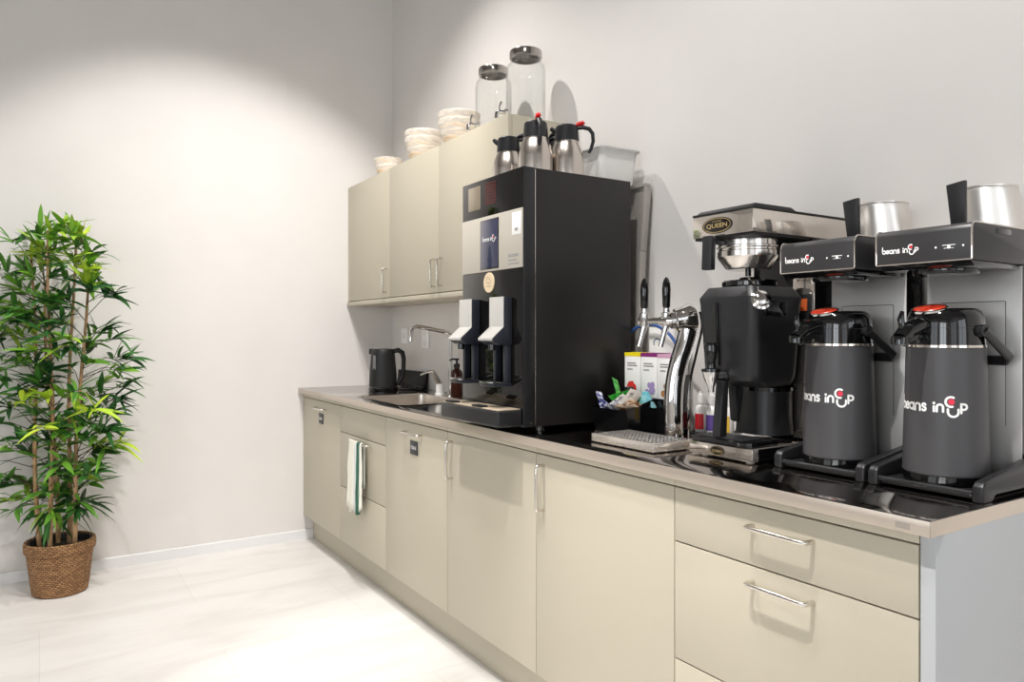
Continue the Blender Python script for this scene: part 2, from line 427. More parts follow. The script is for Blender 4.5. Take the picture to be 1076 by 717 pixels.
struct(MB().prism([(YB - .012, 0), (YB, 0), (YB, .056), (YB - .009, .056), (YB - .012, .052)], 'x', XL, 1.38).done('baseboard_back', M['baseboard']))

# ------------------------------------------------------------------ base cabinets
XD, XDB = 1.3161, 1.335
Y0, PIT = .7126, .6
ZB, ZT = .1516, .847
ZW = .9
def d_handle(parent, p0, p1, name='handle', x=XD, out=.03, r=.0052):
    """bow handle on a face that looks to -x; p0, p1 = (y, z) of its two feet"""
    (ya, za), (yb, zb) = p0, p1
    d = Vector((0, yb - ya, zb - za)).normalized() * .010
    A = Vector((x + .0005, ya, za)); B = Vector((x + .0005, yb, zb)); o = Vector((-out, 0, 0)); q = Vector((-.010, 0, 0))
    pts = [A, A + o - q * .9, A + o - q * .25 + d * .25, A + o + d]
    pts += [B + o - d, B + o - q * .25 - d * .25, B + o - q * .9, B]
    return MB().tube(pts, r, 12).done(name, M['nickel'], parent)

def carcass(t, y0, y1, ztop=.868, left=None):
    b = MB(); y1 = left or y1
    b.box(XDB + .002, XW - .004, y0 + .0005, y0 + .018, ZB, ztop); b.box(XDB + .002, XW - .004, y1 - .018, y1 - .0005, ZB, ztop)
    b.box(XDB + .002, XW - .004, y0 + .018, y1 - .018, ZB, ZB + .018)
    b.box(XW - .022, XW - .004, y0 + .018, y1 - .018, ZB + .018, ztop)
    b.box(XDB + .004, XDB + .008, y0 + .018, y1 - .018, ZB + .018, min(ztop, .868))
    b.done('carcass', M['dark_gap'], t)
    MB().box(XD, XDB + .002, y0 + .0003, y1 - .0003, ZT + .0035, .8705, .0008).done('top_rail', M['beige'], t)
def front(t, y0, y1, z0, z1, name):
    return MB().box(XD, XDB, y0 + .0015, y1 - .0015, z0, z1, .0012).done(name, M['beige'], t)
def sign(t, yc, zc, txt, w=.072, h=.058):
    s = MB().box(XD - .004, XD - .0002, yc - w / 2, yc + w / 2, zc - h / 2, zc + h / 2, .0015).done('sign', M['grey_sign'], t)
    MB().text(txt, w * .68, h * .24, 0, 0, face_x(XD - .0045, yc, zc), .02).done('sign_text', M['white_print'], s)

def unit(k): return Y0 + PIT * k, Y0 + PIT * (k + 1)
# drawers nearest the camera
y0, y1 = unit(0)
t = thing('base_cabinet', 'beige drawer unit at the near right end, below the two airpot brewers', 'cabinet', (1.6, (y0 + y1) / 2, 0))
carcass(t, y0, y1)
for z0, z1, hz in ((.7165, ZT, .800), (.4290, .7130, .677), (ZB, .4255, .39)):
    d = front(t, y0, y1, z0, z1, 'drawer'); d_handle(d, (1.0745, hz + .004), (.926, hz + .004))
# hinged doors
y0, y1 = unit(1)
t = thing('base_cabinet', 'beige cabinet with one tall door, directly left of the drawer unit', 'cabinet', (1.6, (y0 + y1) / 2, 0))
carcass(t, y0, y1); d = front(t, y0, y1, ZB, ZT, 'door'); d_handle(d, (y1 - .042, .815), (y1 - .042, .676))
y0, y1 = unit(2)
t = thing('base_cabinet', 'beige cabinet with a tall door below the big black coffee machine', 'cabinet', (1.6, (y0 + y1) / 2, 0))
carcass(t, y0, y1); d = front(t, y0, y1, ZB, ZT, 'door'); d_handle(d, (y1 - .042, .815), (y1 - .042, .676))
y0, y1 = unit(3)
t = thing('base_cabinet', 'beige cabinet with a dark sign under a short horizontal handle, right of the striped towel', 'cabinet', (1.6, (y0 + y1) / 2, 0))
carcass(t, y0, y1, .70); d = front(t, y0, y1, ZB, ZT, 'door'); d_handle(d, (2.885, .806), (2.735, .806)); sign(t, 2.808, .747, 'STORAGE')
y0, y1 = unit(4)
t = thing('base_cabinet', 'beige sink cabinet with a blank top panel and two drawers, towel on its handle', 'cabinet', (1.6, (y0 + y1) / 2, 0))
carcass(t, y0, y1, .70)
front(t, y0, y1, .7165, ZT, 'front_panel'); d = front(t, y0, y1, .4375, .7130, 'drawer'); d_handle(d, (3.490, .693), (3.285, .693)); front(t, y0, y1, ZB, .4340, 'drawer')
y0, y1 = unit(5)
t = thing('base_cabinet', 'beige cabinet against the back wall with a dark sign below its handle', 'cabinet', (1.6, (y0 + y1) / 2, 0))
carcass(t, y0, y1, left=YB - .003); d = front(t, y0, y1, ZB, ZT, 'door'); d_handle(d, (4.087, .806), (3.937, .806)); sign(t, 4.012, .752, 'DISHES')
MB().box(XD + .006, XDB, y1 + .0015, YB - .002, ZB, ZT, .001).done('filler_strip', M['beige'], t)
tag(MB().box(XD, XW - .004, .684, Y0 - .002, .001, .8705, .001).done('end_panel', M['panel'], None, (1.6, .698, 0)), 'end panel, its beige greyed with painted daylight, closing the near right end of the counter', 'panel')
tag(MB().box(1.381, 1.399, Y0, YB - .002, .001, ZB - .0015).done('plinth', M['beige'], None, (1.39, 2.5, 0)), 'long beige plinth board along the floor under the cabinets', 'plinth')

# worktop with a cut-out for the sink
SX0, SX1, SY0, SY1 = 1.372, 1.742, 3.06, 3.60
wt = thing('worktop', 'long stainless steel counter top running over all the base cabinets', 'worktop', (1.59, 2.5, .872))
XF, YE = 1.2925, .681
b = MB()
t_ = bmesh.new()
xs = [XF, SX0, SX1, XW - .003]; ys = [YE, SY0, SY1, YB - .002]
g = {}
for i, x in enumerate(xs):
    for j, y in enumerate(ys):
        for kz, z in enumerate((.8715, ZW)): g[i, j, kz] = t_.verts.new((x, y, z))
for i in range(3):
    for j in range(3):
        if (i, j) == (1, 1): continue
        t_.faces.new((g[i, j, 1], g[i + 1, j, 1], g[i + 1, j + 1, 1], g[i, j + 1, 1])); t_.faces.new((g[i, j, 0], g[i, j + 1, 0], g[i + 1, j + 1, 0], g[i + 1, j, 0]))
def wq(a, b2): t_.faces.new((g[a[0], a[1], 0], g[b2[0], b2[1], 0], g[b2[0], b2[1], 1], g[a[0], a[1], 1]))
for i in range(3): wq((i, 0), (i + 1, 0)); wq((i + 1, 3), (i, 3)); wq((0, i + 1), (0, i)); wq((3, i), (3, i + 1))
wq((1, 1), (1, 2)); wq((1, 2), (2, 2)); wq((2, 2), (2, 1)); wq((2, 1), (1, 1))
bmesh.ops.recalc_face_normals(t_, faces=t_.faces)
ed = [e for e in t_.edges if e.calc_face_angle(0) > 1 and max(v.co.z for v in e.verts) > .89]
bmesh.ops.bevel(t_, geom=ed, offset=.0014, segments=2, profile=.5, affect='EDGES')
b._merge(t_); b.done('steel_sheet', M['steel_top'], wt)
MB().box(XF - .0010, XF - .0001, YE - .0001, YB - .002, .8716, .8990, .0003).done('front_edge', M['edge_reflection_steel'], wt)  # thin added strip carrying the painted floor reflection
MB().box(XF - .0001, XW - .003, YE - .0010, YE - .0001, .8716, .8990, .0003).done('end_edge', M['edge_reflection_steel'], wt)  # added strip with the same painted reflection on the end
MB().box(XF - .0016, XF - .0011, .716, .742, .8785, .8895).done('maker_plate', M['steel_sheen'], wt)
# sink
sk = thing('kitchen_sink', 'rectangular stainless steel sink sunk in the counter beside the kettle', 'sink', ((SX0 + SX1) / 2, (SY0 + SY1) / 2, .72))
def rrect(x0, x1, y0, y1, r, n=6):
    P = []
    for cx, cy, a in ((x1 - r, y1 - r, 0), (x0 + r, y1 - r, 90), (x0 + r, y0 + r, 180), (x1 - r, y0 + r, 270)):
        P += arc(cx, cy, r, a, a + 90, n)
    return P
b = MB(); rings = []
for ins, z, r in ((-.012, ZW + .0012, .03), (-.002, ZW + .0016, .035), (.006, ZW - .004, .04), (.012, .76, .045), (.035, .735, .05)):
    rings.append([b.bm.verts.new((x, y, z)) for x, y in rrect(SX0 + ins, SX1 - ins, SY0 + ins, SY1 - ins, r)])
for A, B in zip(rings, rings[1:]):
    for i in range(len(A)): b.bm.faces.new((A[i], A[(i + 1) % len(A)], B[(i + 1) % len(A)], B[i]))
b.bm.faces.new(rings[-1])
b.done('basin', M['basin'], sk)
MB().lathe([(0, .7385), (.02, .7375), (.034, .7385), (.038, .736), (.038, .7352)], 1.557, 3.33, 28).done('drain', M['chrome'], sk)

# ------------------------------------------------------------------ wall cabinets
XU, ZU0, ZU1 = 1.5953, 1.4033, 2.1164
seams = [2.518, 3.134, 3.7225, 4.322]
labels = ['beige wall cabinet beside the coffee machine, two glass dispensers on top', 'middle beige wall cabinet with stacked bowls on its top', 'beige wall cabinet in the corner against the back wall']
for i in range(3):
    y0, y1 = seams[i], seams[i + 1]
    t = thing('wall_cabinet', labels[i], 'cabinet', (1.74, (y0 + y1) / 2, ZU0), 'wall cabinets')
    yy1 = y1 if i < 2 else YB - .003
    MB().box(XU + .0205, XW - .002, y0 + .0005, yy1 - .0005, ZU0 + .012, ZU1, .001).done('carcass', M['beige'], t)
    MB().box(XU - .004, XW - .002, y0 + .0005, yy1 - .0005, ZU0 - .012, ZU0 + .0115, .0015).done('bottom_board', M['beige'], t)
    d = MB().box(XU, XU + .019, y0 + .0015, y1 - .0015, ZU0 + .016, ZU1, .0012).done('door', M['beige'], t)
    hy = y1 - .035 if i == 0 else y0 + .035
    d_handle(d, (hy, ZU0 + .175), (hy, ZU0 + .045), x=XU, out=.028)
    if i == 2: MB().box(XU + .004, XU + .02, y1 + .001, YB - .003, ZU0 + .016, ZU1).done('filler_strip', M['beige'], t)

# ------------------------------------------------------------------ tea towel on the drawer handle
def towel():
    yc, w = 3.400, .172
    b = MB(); nu, = (60,); tint = []; grid = []
    prof = []
    HX = XD - .03
    for s_ in (0, 1):
        pass
    path = []
    zt = .7005
    for i in range(13): path.append((HX - .007 - .004 * (1 - i / 12), .385 + (zt - .012 - .385) * i / 12, 1 - i / 12))
    for i in range(1, 8):
        a = PI - PI * i / 8; path.append((HX + .0075 * math.cos(a), zt - .0045 + .0075 * math.sin(a), 0))
    for i in range(9): path.append((HX + .0085, zt - .012 - (.20) * i / 8, i / 8 * .3))
    for j, (x, z, k) in enumerate(path):
        row = []
        for i in range(nu + 1):
            u = i / nu
            fold = .0075 * math.sin(u * 40 + .6 * math.sin(z * 30)) * (.35 + .65 * k) * (1 if j < 13 else .15) - (.004 * (1 - abs(2 * u - 1)) if j < 13 else 0)
            if j > 12: fold = max(min(fold, .002), -.002)
            hem = .012 * math.sin(u * 13 + 1) - .02 * math.sin(u * PI) if j == 0 else 0
            y = yc + (.5 - u) * w * (1 + .14 * k) + .005 * math.sin(u * 20) * k
            row.append(b.bm.verts.new((x + min(fold, .004), y, z + hem))); tint.append(u)
        grid.append(row)
    for a, c in zip(grid, grid[1:]):
        for i in range(nu): b.bm.faces.new((a[i], a[i + 1], c[i + 1], c[i]))
    o = b.done('tea_towel', M['towel'], None, (HX, yc, .45), sharp=80, tint=tint)
    m = o.modifiers.new('thick', 'SOLIDIFY'); m.thickness = .0016; m.offset = 0
    return tag(o, 'white tea towel with green and grey stripes hanging from a drawer handle', 'towel')
towel()

# ------------------------------------------------------------------ bean-to-cup coffee machine
MX0, MX1, MXB = 1.316, 1.362, 1.775
MY0, MY1 = 1.985, 2.389
cm = thing('coffee_machine', 'tall black coffee machine with two cup stations standing on the counter', 'coffee machine', (1.55, 2.187, ZW))
MB().box(MX1 + .002, MXB, MY0, MY1, .919, 1.766, .003).done('body', M['black_satin'], cm)
MB().box(MX0, MX1 - .001, MY0, MY1, .919, 1.767, .003).done('front_door', M['black_soft'], cm)
MB().box(MX1 - .0008, MX1 + .0018, MY0 - .0004, MY0 + .01, .925, 1.760).done('door_seam', M['nickel'], cm)
def mp(name, y0, y1, z0, z1, m, dx=.002, par=cm, bev=.0008):
    return MB().box(MX0 - dx, MX0 + .001, y0, y1, z0, z1, bev).done(name, m, par)
mp('top_panel', MY0 + .002, MY1 - .002, 1.633, 1.765, M['black_glass'])
mp('silver_panel', MY0 + .002, MY1 - .002, 1.4395, 1.6325, M['panel_silver'], .004)
mp('lower_panel', MY0 + .002, MY1 - .002, .99, 1.439, M['black_glass'])
mp('viewing_hatch', 2.258, 2.343, 1.664, 1.748, M['hatch'], .003)
b = MB()
for i in range(8):
    for j in range(8):
        b.disc(-(2.222 - 2.155) / 2 + .0095 * i, -.036 + .0100 * j, .0027, face_x(MX0 - .0026, 2.1885, 1.711), 8)
b.done('dot_pattern', M['red_dots'], cm)
mp('display_frame', 2.131, 2.254, 1.447, 1.620, M['black_gloss'], .0055)
sc = mp('display', 2.135, 2.2495, 1.452, 1.616, M['screen'], .0065)
wordmark(.088, face_x(MX0 - .0070, 2.233, 1.545), sc)
st_ = mp('sticker', 1.993, 2.047, 1.548, 1.622, M['white_print'], .0048)
b = MB()
for v, w in ((-.0165, .020), (-.02, .022), (-.0235, .016)): b.rect(-w / 2, w / 2, v - .0013, v + .0013, face_x(MX0 - .0053, 2.02, 1.585))
b.done('sticker_print', M['pale_print'], st_)
b = MB()
for v, w in ((.015, .062), (.010, .062), (-.003, .05), (-.015, .066)): b.rect(-.034, -.034 + w, v - .002, v + .002, face_x(MX0 - .0046, 2.036, 1.469))
b.done('printed_lines', M['pale_print'], cm)
bd = MB().cyl((MX0 - .006, 2.195, 1.4005), .035, .005, 'x', 36, .001).done('round_badge', M['cream'], cm)
b = MB()
fx = face_x(MX0 - .0065, 2.195, 1.4005)
b.ribbon(arc(-.004, .008, .010, 60, 300), .0025, fx); b.ribbon(arc(.006, .004, .008, -120, 120), .002, fx); b.rect(-.016, .016, -.014, -.012, fx)
b.done('badge_print', M['tan_print'], bd)
for yr in (2.049, 2.261):
    yl = yr + .0875
    prof = [(MX0 - .0025, 1.344), (1.281, 1.344), (1.281, 1.246), (1.237, 1.2085), (1.237, 1.200), (1.262, 1.186), (MX0 - .0025, 1.186)]
    h = MB().prism([(x, z) for x, z in prof], 'y', yr, yl, .002).done('dispenser_head', M['navy'], cm)
    cov = [(1.279, 1.3455), (1.2785, 1.246), (1.2345, 1.2085), (1.2345, 1.2005), (1.2368, 1.2005), (1.2368, 1.2077), (1.2808, 1.2452), (1.2808, 1.3455)]
    MB().prism(cov, 'y', yr - .001, yl + .001, .0008).done('silver_cover', M['cover'], h)
    MB().cyl((1.262, (yr + yl) / 2, 1.168), .012, .022, 'z', 20, .002).done('spout', M['black_gloss'], h)
    for yy in (yr + .004, yl - .020):
        MB().box(1.290, MX0 - .0025, yy, yy + .016, 1.062, 1.1855, .003).done('post', M['navy'], cm)
    s_ = MB().box(1.240, MX0 - .0025, yr, yl, 1.049, 1.0615, .004).done('cup_shelf', M['navy'], cm)
    MB().prism([(1.232, yr + .012), (1.2385, yr + .001), (1.290, yr + .001), (1.290, yr + .008), (1.245, yr + .012), (1.245, yl - .012), (1.290, yl - .008), (1.290, yl - .001), (1.2385, yl - .001), (1.232, yl - .012)], 'z', 1.0618, 1.0658, .001).done('shelf_rim', M['chrome'], s_)
dt = MB().box(1.219, MX0 - .0025, 1.987, 2.379, .924, .976, .007, 3).done('drip_tray', M['black_soft'], cm)
MB().box(1.226, MX0 - .004, 1.996, 2.372, .9765, .980, .001).done('drip_grid', M['drip_grid'], dt)
for yy in (2.10, 2.292): MB().box(1.2235, 1.252, yy, yy + .062, .9795, .986, .002).done('grid_clip', M['black_matte'], dt)
for x in (1.40, 1.74):
    for y in (MY0 + .028, MY1 - .028):
        MB().cyl((x, y, ZW), .016, .0195, 'z', 20, .002).done('foot', M['black_gloss'], cm)
MB().cyl((MX0 + .028, MY0 - .0025, .932), .0035, .003, 'y', 12).done('screw', M['chrome'], cm)

# ------------------------------------------------------------------ vacuum jugs on the machine
ZM = 1.7665
def jug(name, label, x, y, ang):
    t = thing(name, label, 'jug', (x, y, ZM), 'steel vacuum jugs on the coffee machine')
    MB().lathe([(0, 0), (.057, 0), (.0595, .003), (.0595, .060), (.058, .078), (.053, .098), (.046, .117), (.0435, .124), (.0435, .127), (0, .127)], x, y, 44, ZM).done('body', M['jug_steel'], t)
    lid = MB().lathe([(0, .1275), (.0435, .1275), (.0435, .134), (.0405, .168), (.0395, .179), (.035, .184), (0, .184)], x, y, 40, ZM)
    d = Vector((math.cos(ang), math.sin(ang), 0)); c = Vector((x, y, ZM)); z = Vector((0, 0, 1))
    lid.tube([c - d * .030 + z * .158, c - d * .047 + z * .170, c - d * .056 + z * .178], [.013, .011, .008], 12, .8)
    l = lid.done('lid', M['black_soft'], t)
    MB().tube([c + d * .034 + z * .176, c + d * .056 + z * .178, c + d * .078 + z * .172, c + d * .090 + z * .155, c + d * .092 + z * .128, c + d * .084 + z * .100, c + d * .076 + z * .088], [.008, .009, .009, .0085, .008, .0075, .006], 12, .8, up=(0, 0, 1)).done('handle', M['black_soft'], t)
    MB().tube([c + d * .026 + z * .1815, c + d * .040 + z * .190, c + d * .056 + z * .1935, c + d * .062 + z * .190], [.006, .009, .010, .005], 12, .8).done('thumb_lever', M['red'] if name == 'vacuum_jug' else M['black_soft'], t)
    return t
j = jug('vacuum_jug', 'steel vacuum jug with its black handle facing forward and a red lever, front corner', 1.437, 2.092, math.radians(-115))
j = jug('vacuum_jug', 'steel vacuum jug with red lever, handle to the right, nearest the clear bin', 1.556, 2.072, math.radians(-40))
j = jug('vacuum_jug', 'steel vacuum jug with no red lever visible, leftmost on the coffee machine', 1.468, 2.315, math.radians(-35))
for c in j.children:
    if c.name.startswith('thumb_lever'): c.data.materials[0] = M['black_soft']
jug('insulated_jug', 'steel vacuum jug mostly hidden behind the two front jugs', 1.598, 2.262, math.radians(-90))

# clear storage bin behind the jugs
b = MB(); P = [(.108, .070, 0, .02), (.122, .080, .128, .022), (.134, .092, .130, .026), (.134, .092, .124, .026)]
t = thing('storage_bin', 'translucent white plastic bin on the back of the coffee machine', 'bin', (1.752, 2.135, ZM))
def rr_rings(b, cx, cy, z0, spec, capbottom=True):
    R = []
    for hy, hx, z, r in spec: R.append([b.bm.verts.new((x, y, z0 + z)) for x, y in rrect(cx - hx, cx + hx, cy - hy, cy + hy, r, 5)])
    for A, B in zip(R, R[1:]):
        for i in range(len(A)): b.bm.faces.new((A[i], A[(i + 1) % len(A)], B[(i + 1) % len(A)], B[i]))
    if capbottom: b.bm.faces.new(R[0][::-1])
    return b
o = rr_rings(MB(), 1.757, 2.135, ZM + .0005, [(.104, .076, 0, .02), (.116, .086, .118, .022)]).done('tub', M['clear_bin'], t)
m = o.modifiers.new('t', 'SOLIDIFY'); m.thickness = .002; m.offset = 1
o = rr_rings(MB(), 1.757, 2.135, ZM + .119, [(.1165, .0865, 0, .022), (.127, .097, .002, .026), (.128, .098, -.004, .026)], False).done('rim', M['clear_bin'], t)
m = o.modifiers.new('t', 'SOLIDIFY'); m.thickness = .0016; m.offset = 0
# grey tray on edge behind the machine
t = thing('serving_tray', 'grey translucent plastic tray on edge between the coffee machine and the wall', 'tray', (1.86, 2.1, ZW))
lean = Matrix.Translation((1.812, 2.05, ZW + .003)) @ Matrix.Rotation(math.radians(3.2), 4, 'Y')
b = MB()
b.prism([(-.04, 0), (.40, 0), (.40, .86), (-.055, .86), (-.055, .82), (-.04, .62)], 'x', -.002, .002, mx=lean)
b.done('tray_panel', M['grey_clear'], t)
b = MB()
b.box(-.014, .014, -.062, .41, .855, .868, .003, mx=lean); b.box(-.014, .014, .395, .41, .02, .854, .003, mx=lean)
b.prism([(-.055, .62), (-.043, .62), (-.055, .854), (-.067, .854)], 'x', -.014, .014, .002, mx=lean); b.box(-.014, .014, -.055, -.043, .01, .62, .002, mx=lean)
b.done('tray_rim', M['grey_clear'], t)

# ------------------------------------------------------------------ glass dispensers and bowls on the wall cabinets
def dispenser(label, x, y, r, hgt, ang):
    z = ZU1 + .0005
    t = thing('drink_dispenser', label, 'drink dispenser', (x, y, z), 'glass drink dispensers on the wall cabinets')
    w = .0035
    out = [(0, 0), (r - .008, 0), (r, .010), (r, hgt * .72), (r * .96, hgt * .79), (r * .80, hgt * .855), (r * .74, hgt * .875), (r * .74, hgt * .90)]
    inn = [(r * .74 - w, hgt * .90), (r * .74 - w, hgt * .875), (r * .80 - w, hgt * .85), (r * .96 - w, hgt * .785), (r - w, hgt * .72), (r - w, .012), (r - .012, .008), (0, .008)]
    MB().lathe(out + inn, x, y, 48, z).done('jar', M['glass'], t)
    MB().lathe([(r * .70, hgt * .9005), (r * .80, hgt * .9005), (r * .80, hgt * .91), (r * .82, hgt * .915), (r * .82, hgt * .99), (r * .80, hgt), (0, hgt), (0, hgt * .985), (r * .70, hgt * .985), (r * .70, hgt * .9005)], x, y, 44, z).done('lid', M['lid_steel'], t)
    d = Vector((math.cos(ang), math.sin(ang), 0)); c = Vector((x, y, z)) + d * (r + .0005); u = Vector((0, 0, 1))
    b = MB(); b.along(c + u * .042, c + d * .012 + u * .042, [(0, 0), (0, .016), (1, .016), (1, 0)])
    b.along(c + d * .0122 + u * .042, c + d * .040 + u * .042, [(0, 0), (0, .009), (.8, .009), (1, .007), (1, 0)])
    b.tube([c + d * .036 + u * .042, c + d * .046 + u * .036, c + d * .048 + u * .014], [.010, .009, .008], 12)
    s_ = b.done('spigot', M['chrome'], t)
    MB().tube([c + d * .032 + u * .050, c + d * .033 + u * .066, c + d * .024 + u * .086], [.004, .004, .006], 10).done('spigot_lever', M['chrome'], s_)
dispenser('larger looking clear glass drink dispenser with metal lid, at the cabinet edge', 1.752, 2.625, .085, .312, math.radians(168))
dispenser('clear glass drink dispenser partly behind the other one, nearer the bowls', 1.742, 2.875, .083, .312, math.radians(178))
def bowl(label, x, y, r, n, h1, hs):
    z = ZU1 + .0008
    for q in range(n):
        zz = z + q * hs
        b = MB().lathe([(0, 0), (r * .58, 0), (r * .62, .003), (r * .80, h1 * .4), (r * .94, h1 * .8), (r, h1), (r * .985, h1 + .002), (r * .97, h1), (r * .91, h1 * .8), (r * .77, h1 * .42), (r * .58, .008), (0, .008)], x, y, 44, zz)
        o = b.done('bowl', M['bowl'], None, (x, y, zz))
        tag(o, label if n == 1 else label % ('upper', 'lower')[1 - q], 'bowl', 'wood grained bowls on the wall cabinets')
bowl('low pale wood-grained bowl nearest the back wall', 1.702, 3.985, .082, 1, .112, .05)
bowl('%s bowl of the middle pale wood-grained stack, between the other bowls', 1.700, 3.52, .099, 2, .125, .036)
bowl('%s bowl of the pale wood-grained stack beside the glass dispensers', 1.705, 3.135, .105, 2, .125, .036)

# ------------------------------------------------------------------ sink corner: kettle, outlets, taps, soap, board
t = thing('electric_kettle', 'black electric kettle in the back corner of the counter', 'kettle', (1.655, 3.95, ZW))
kx, ky = 1.655, 3.95
MB().lathe([(0, 0), (.080, 0), (.082, .004), (.082, .016), (.078, .020), (0, .020)], kx, ky, 40, ZW).done('power_base', M['black_gloss'], t)
hd = Vector((.80, -.60, 0)).normalized(); kc = Vector((kx, ky, ZW)); up = Vector((0, 0, 1))
b = MB().lathe([(0, .0205), (.078, .0205), (.079, .03), (.076, .10), (.068, .20), (.064, .228), (.060, .234), (0, .238)], kx, ky, 44, ZW)
b.prism([(-.02, .205), (.02, .205), (.012, .236), (-.012, .236)], 'y', .05, .078, .003, mx=Matrix.Translation(kc) @ Matrix.Rotation(math.atan2(-hd.y, -hd.x) - PI / 2, 4, 'Z'))
b.done('body', M['black_matte'], t)
MB().tube([kc + hd * .060 + up * .222, kc + hd * .088 + up * .228, kc + hd * .112 + up * .214, kc + hd * .120 + up * .18, kc + hd * .118 + up * .12, kc + hd * .110 + up * .075, kc + hd * .094 + up * .05, kc + hd * .076 + up * .048], [.012, .013, .013, .012, .011, .011, .011, .011], 14, 1.1, up=(0, 0, 1)).done('handle', M['black_matte'], t)
wa = math.atan2(-hd.y, -hd.x) + math.radians(62)
f = lambda u, v: (kx + (.0785 - .053 * max(v - .0, 0) ** 1.0 * .6) * math.cos(wa + u / .075), ky + (.0785 - .053 * max(v, 0) * .6) * math.sin(wa + u / .075), ZW + v)
b = MB()
for i in range(10): b.rect(-.011, .011, .075 + .0125 * i, .075 + .0125 * (i + 1), f)
b.done('water_window', M['smoke'], t)
MB().tube([(1.735, 3.91, ZW + .008), (1.79, 3.88, ZW + .005), (1.82, 3.80, ZW + .006), (1.80, 3.74, ZW + .022), (1.76, 3.77, ZW + .03), (1.79, 3.83, ZW + .028), (1.83, 3.86, ZW + .012), (1.842, 3.93, ZW + .006), (1.842, 4.06, ZW + .006)], .004, 8).done('cord', M['black_matte'], t)

def outlet(label, y, z, w, h, n):
    t = thing('wall_outlet', label, 'outlet', (XW, y, z), 'white outlets below the wall cabinets')
    MB().box(XW - .012, XW - .0005, y - w / 2, y + w / 2, z - h / 2, z + h / 2, .003).done('face_plate', M['outlet'], t)
    for i in range(n):
        zz = z + (i - (n - 1) / 2) * .062
        MB().lathe([(.021, 0), (.021, .0015), (.018, .0015), (.017, .0005), (0, .0005)], 0, 0, 24, mx=Matrix.Translation((XW - .0122, y, zz)) @ Matrix.Rotation(-PI / 2, 4, 'Y')).done('socket', M['white_plastic'], t)
outlet('white double wall outlet above the kettle, the left one', 4.165, 1.208, .082, .094, 1)
outlet('white wall outlet right of the other, beyond the tall faucet spout', 3.875, 1.196, .088, .115, 2)
b = MB(); lm = Matrix.Translation((1.868, 4.03, ZW + .0015)) @ Matrix.Rotation(math.radians(7), 4, 'Y')
b.box(-.004, .004, -.20, .205, 0, .100, .002, mx=lm)
tag(b.done('splash_board', M['board_black'], None, (1.866, 4.03, ZW)), 'low glossy black board leaning on the wall behind the kettle', 'board')

t = thing('faucet', 'tall chrome faucet with a long swivel spout behind the sink', 'faucet', (1.80, 3.40, ZW))
MB().lathe([(0, .0003), (.026, .0003), (.026, .006), (.020, .010), (.0165, .016), (0, .016)], 1.80, 3.40, 28, ZW).done('base', M['chrome'], t)
MB().tube([(1.80, 3.40, ZW + .016), (1.80, 3.40, 1.20), (1.797, 3.401, 1.218), (1.785, 3.403, 1.229), (1.72, 3.405, 1.240), (1.64, 3.407, 1.255), (1.61, 3.408, 1.259), (1.592, 3.408, 1.252), (1.582, 3.408, 1.236), (1.577, 3.408, 1.185)], [.011, .011, .011, .011, .0105, .0105, .0105, .0105, .0105, .0105], 16).done('spout', M['chrome'], t)
t = thing('mixer_tap', 'short chrome mixer tap with raised lever left of the amber soap bottle', 'tap', (1.765, 3.455, ZW))
MB().lathe([(0, .0003), (.027, .0003), (.027, .008), (.022, .012), (.020, .06), (0, .06)], 1.765, 3.455, 28, ZW).done('base', M['white_plastic'], t)
MB().tube([(1.765, 3.455, ZW + .055), (1.752, 3.458, ZW + .085), (1.734, 3.462, ZW + .117), (1.722, 3.465, ZW + .128)], [.018, .016, .0155, .012], 16).done('neck', M['chrome'], t)
MB().tube([(1.722, 3.466, ZW + .126), (1.700, 3.474, ZW + .122), (1.668, 3.486, ZW + .108)], [.012, .009, .007], 14, .7).done('lever', M['chrome'], t)
t = thing('soap_bottle', 'amber pump soap bottle on the counter beside the coffee machine', 'bottle', (1.79, 3.315, ZW))
MB().lathe([(0, 0), (.029, 0), (.031, .003), (.031, .118), (.027, .132), (.014, .142), (.014, .150), (0, .150)], 1.79, 3.315, 32, ZW + .0003).done('bottle', M['amber'], t)
b = MB().lathe([(0, .1505), (.016, .1505), (.016, .168), (.006, .170), (.006, .186), (.011, .187), (.011, .196), (0, .197)], 1.79, 3.315, 24, ZW)
b.tube([(1.79, 3.315, ZW + .192), (1.765, 3.322, ZW + .192), (1.755, 3.325, ZW + .186)], [.005, .0045, .004], 10); b.done('pump', M['black_matte'], t)

# ------------------------------------------------------------------ organiser with sachets and tea cartons
OX0, OX1, OY0, OY1, OYR = 1.575, 1.772, 1.770, 1.942, 1.696
t = thing('condiment_organizer', 'black stepped organizer full of sachets right of the coffee machine', 'organizer', (1.67, 1.85, ZW))
e_ = ZW + .0005
b = MB()
fs = [(OX0 - .012, .078), (OX0 + .004, 0), (OX1 - .082, 0), (OX1 - .082, .112)]
for y in (OY0, OY1 - .004): b.prism([(x, z + e_) for x, z in fs], 'y', y, y + .004)
b.prism([(OX0 - .012, ZW + .078), (OX0 + .004, e_), (OX0 + .008, e_), (OX0 - .008, ZW + .078)], 'y', OY0 + .004, OY1 - .004)
b.box(OX0 + .008, OX1 - .082, OY0 + .004, OY1 - .004, e_, ZW + .005)
b.done('sachet_tray', M['black_gloss'], t)
b = MB()
rs = [(OX1 - .0815, 0), (OX1, 0), (OX1, .190), (OX1 - .03, .190), (OX1 - .0815, .118)]
for y in (OYR, OY1 - .004): b.prism([(x, z + e_) for x, z in rs], 'y', y, y + .004)
b.box(OX1 - .0815, OX1 - .0775, OYR + .004, OY1 - .004, e_, ZW + .112); b.box(OX1 - .004, OX1, OYR + .004, OY1 - .004, e_, ZW + .185)
b.done('rear_box', M['black_gloss'], t)
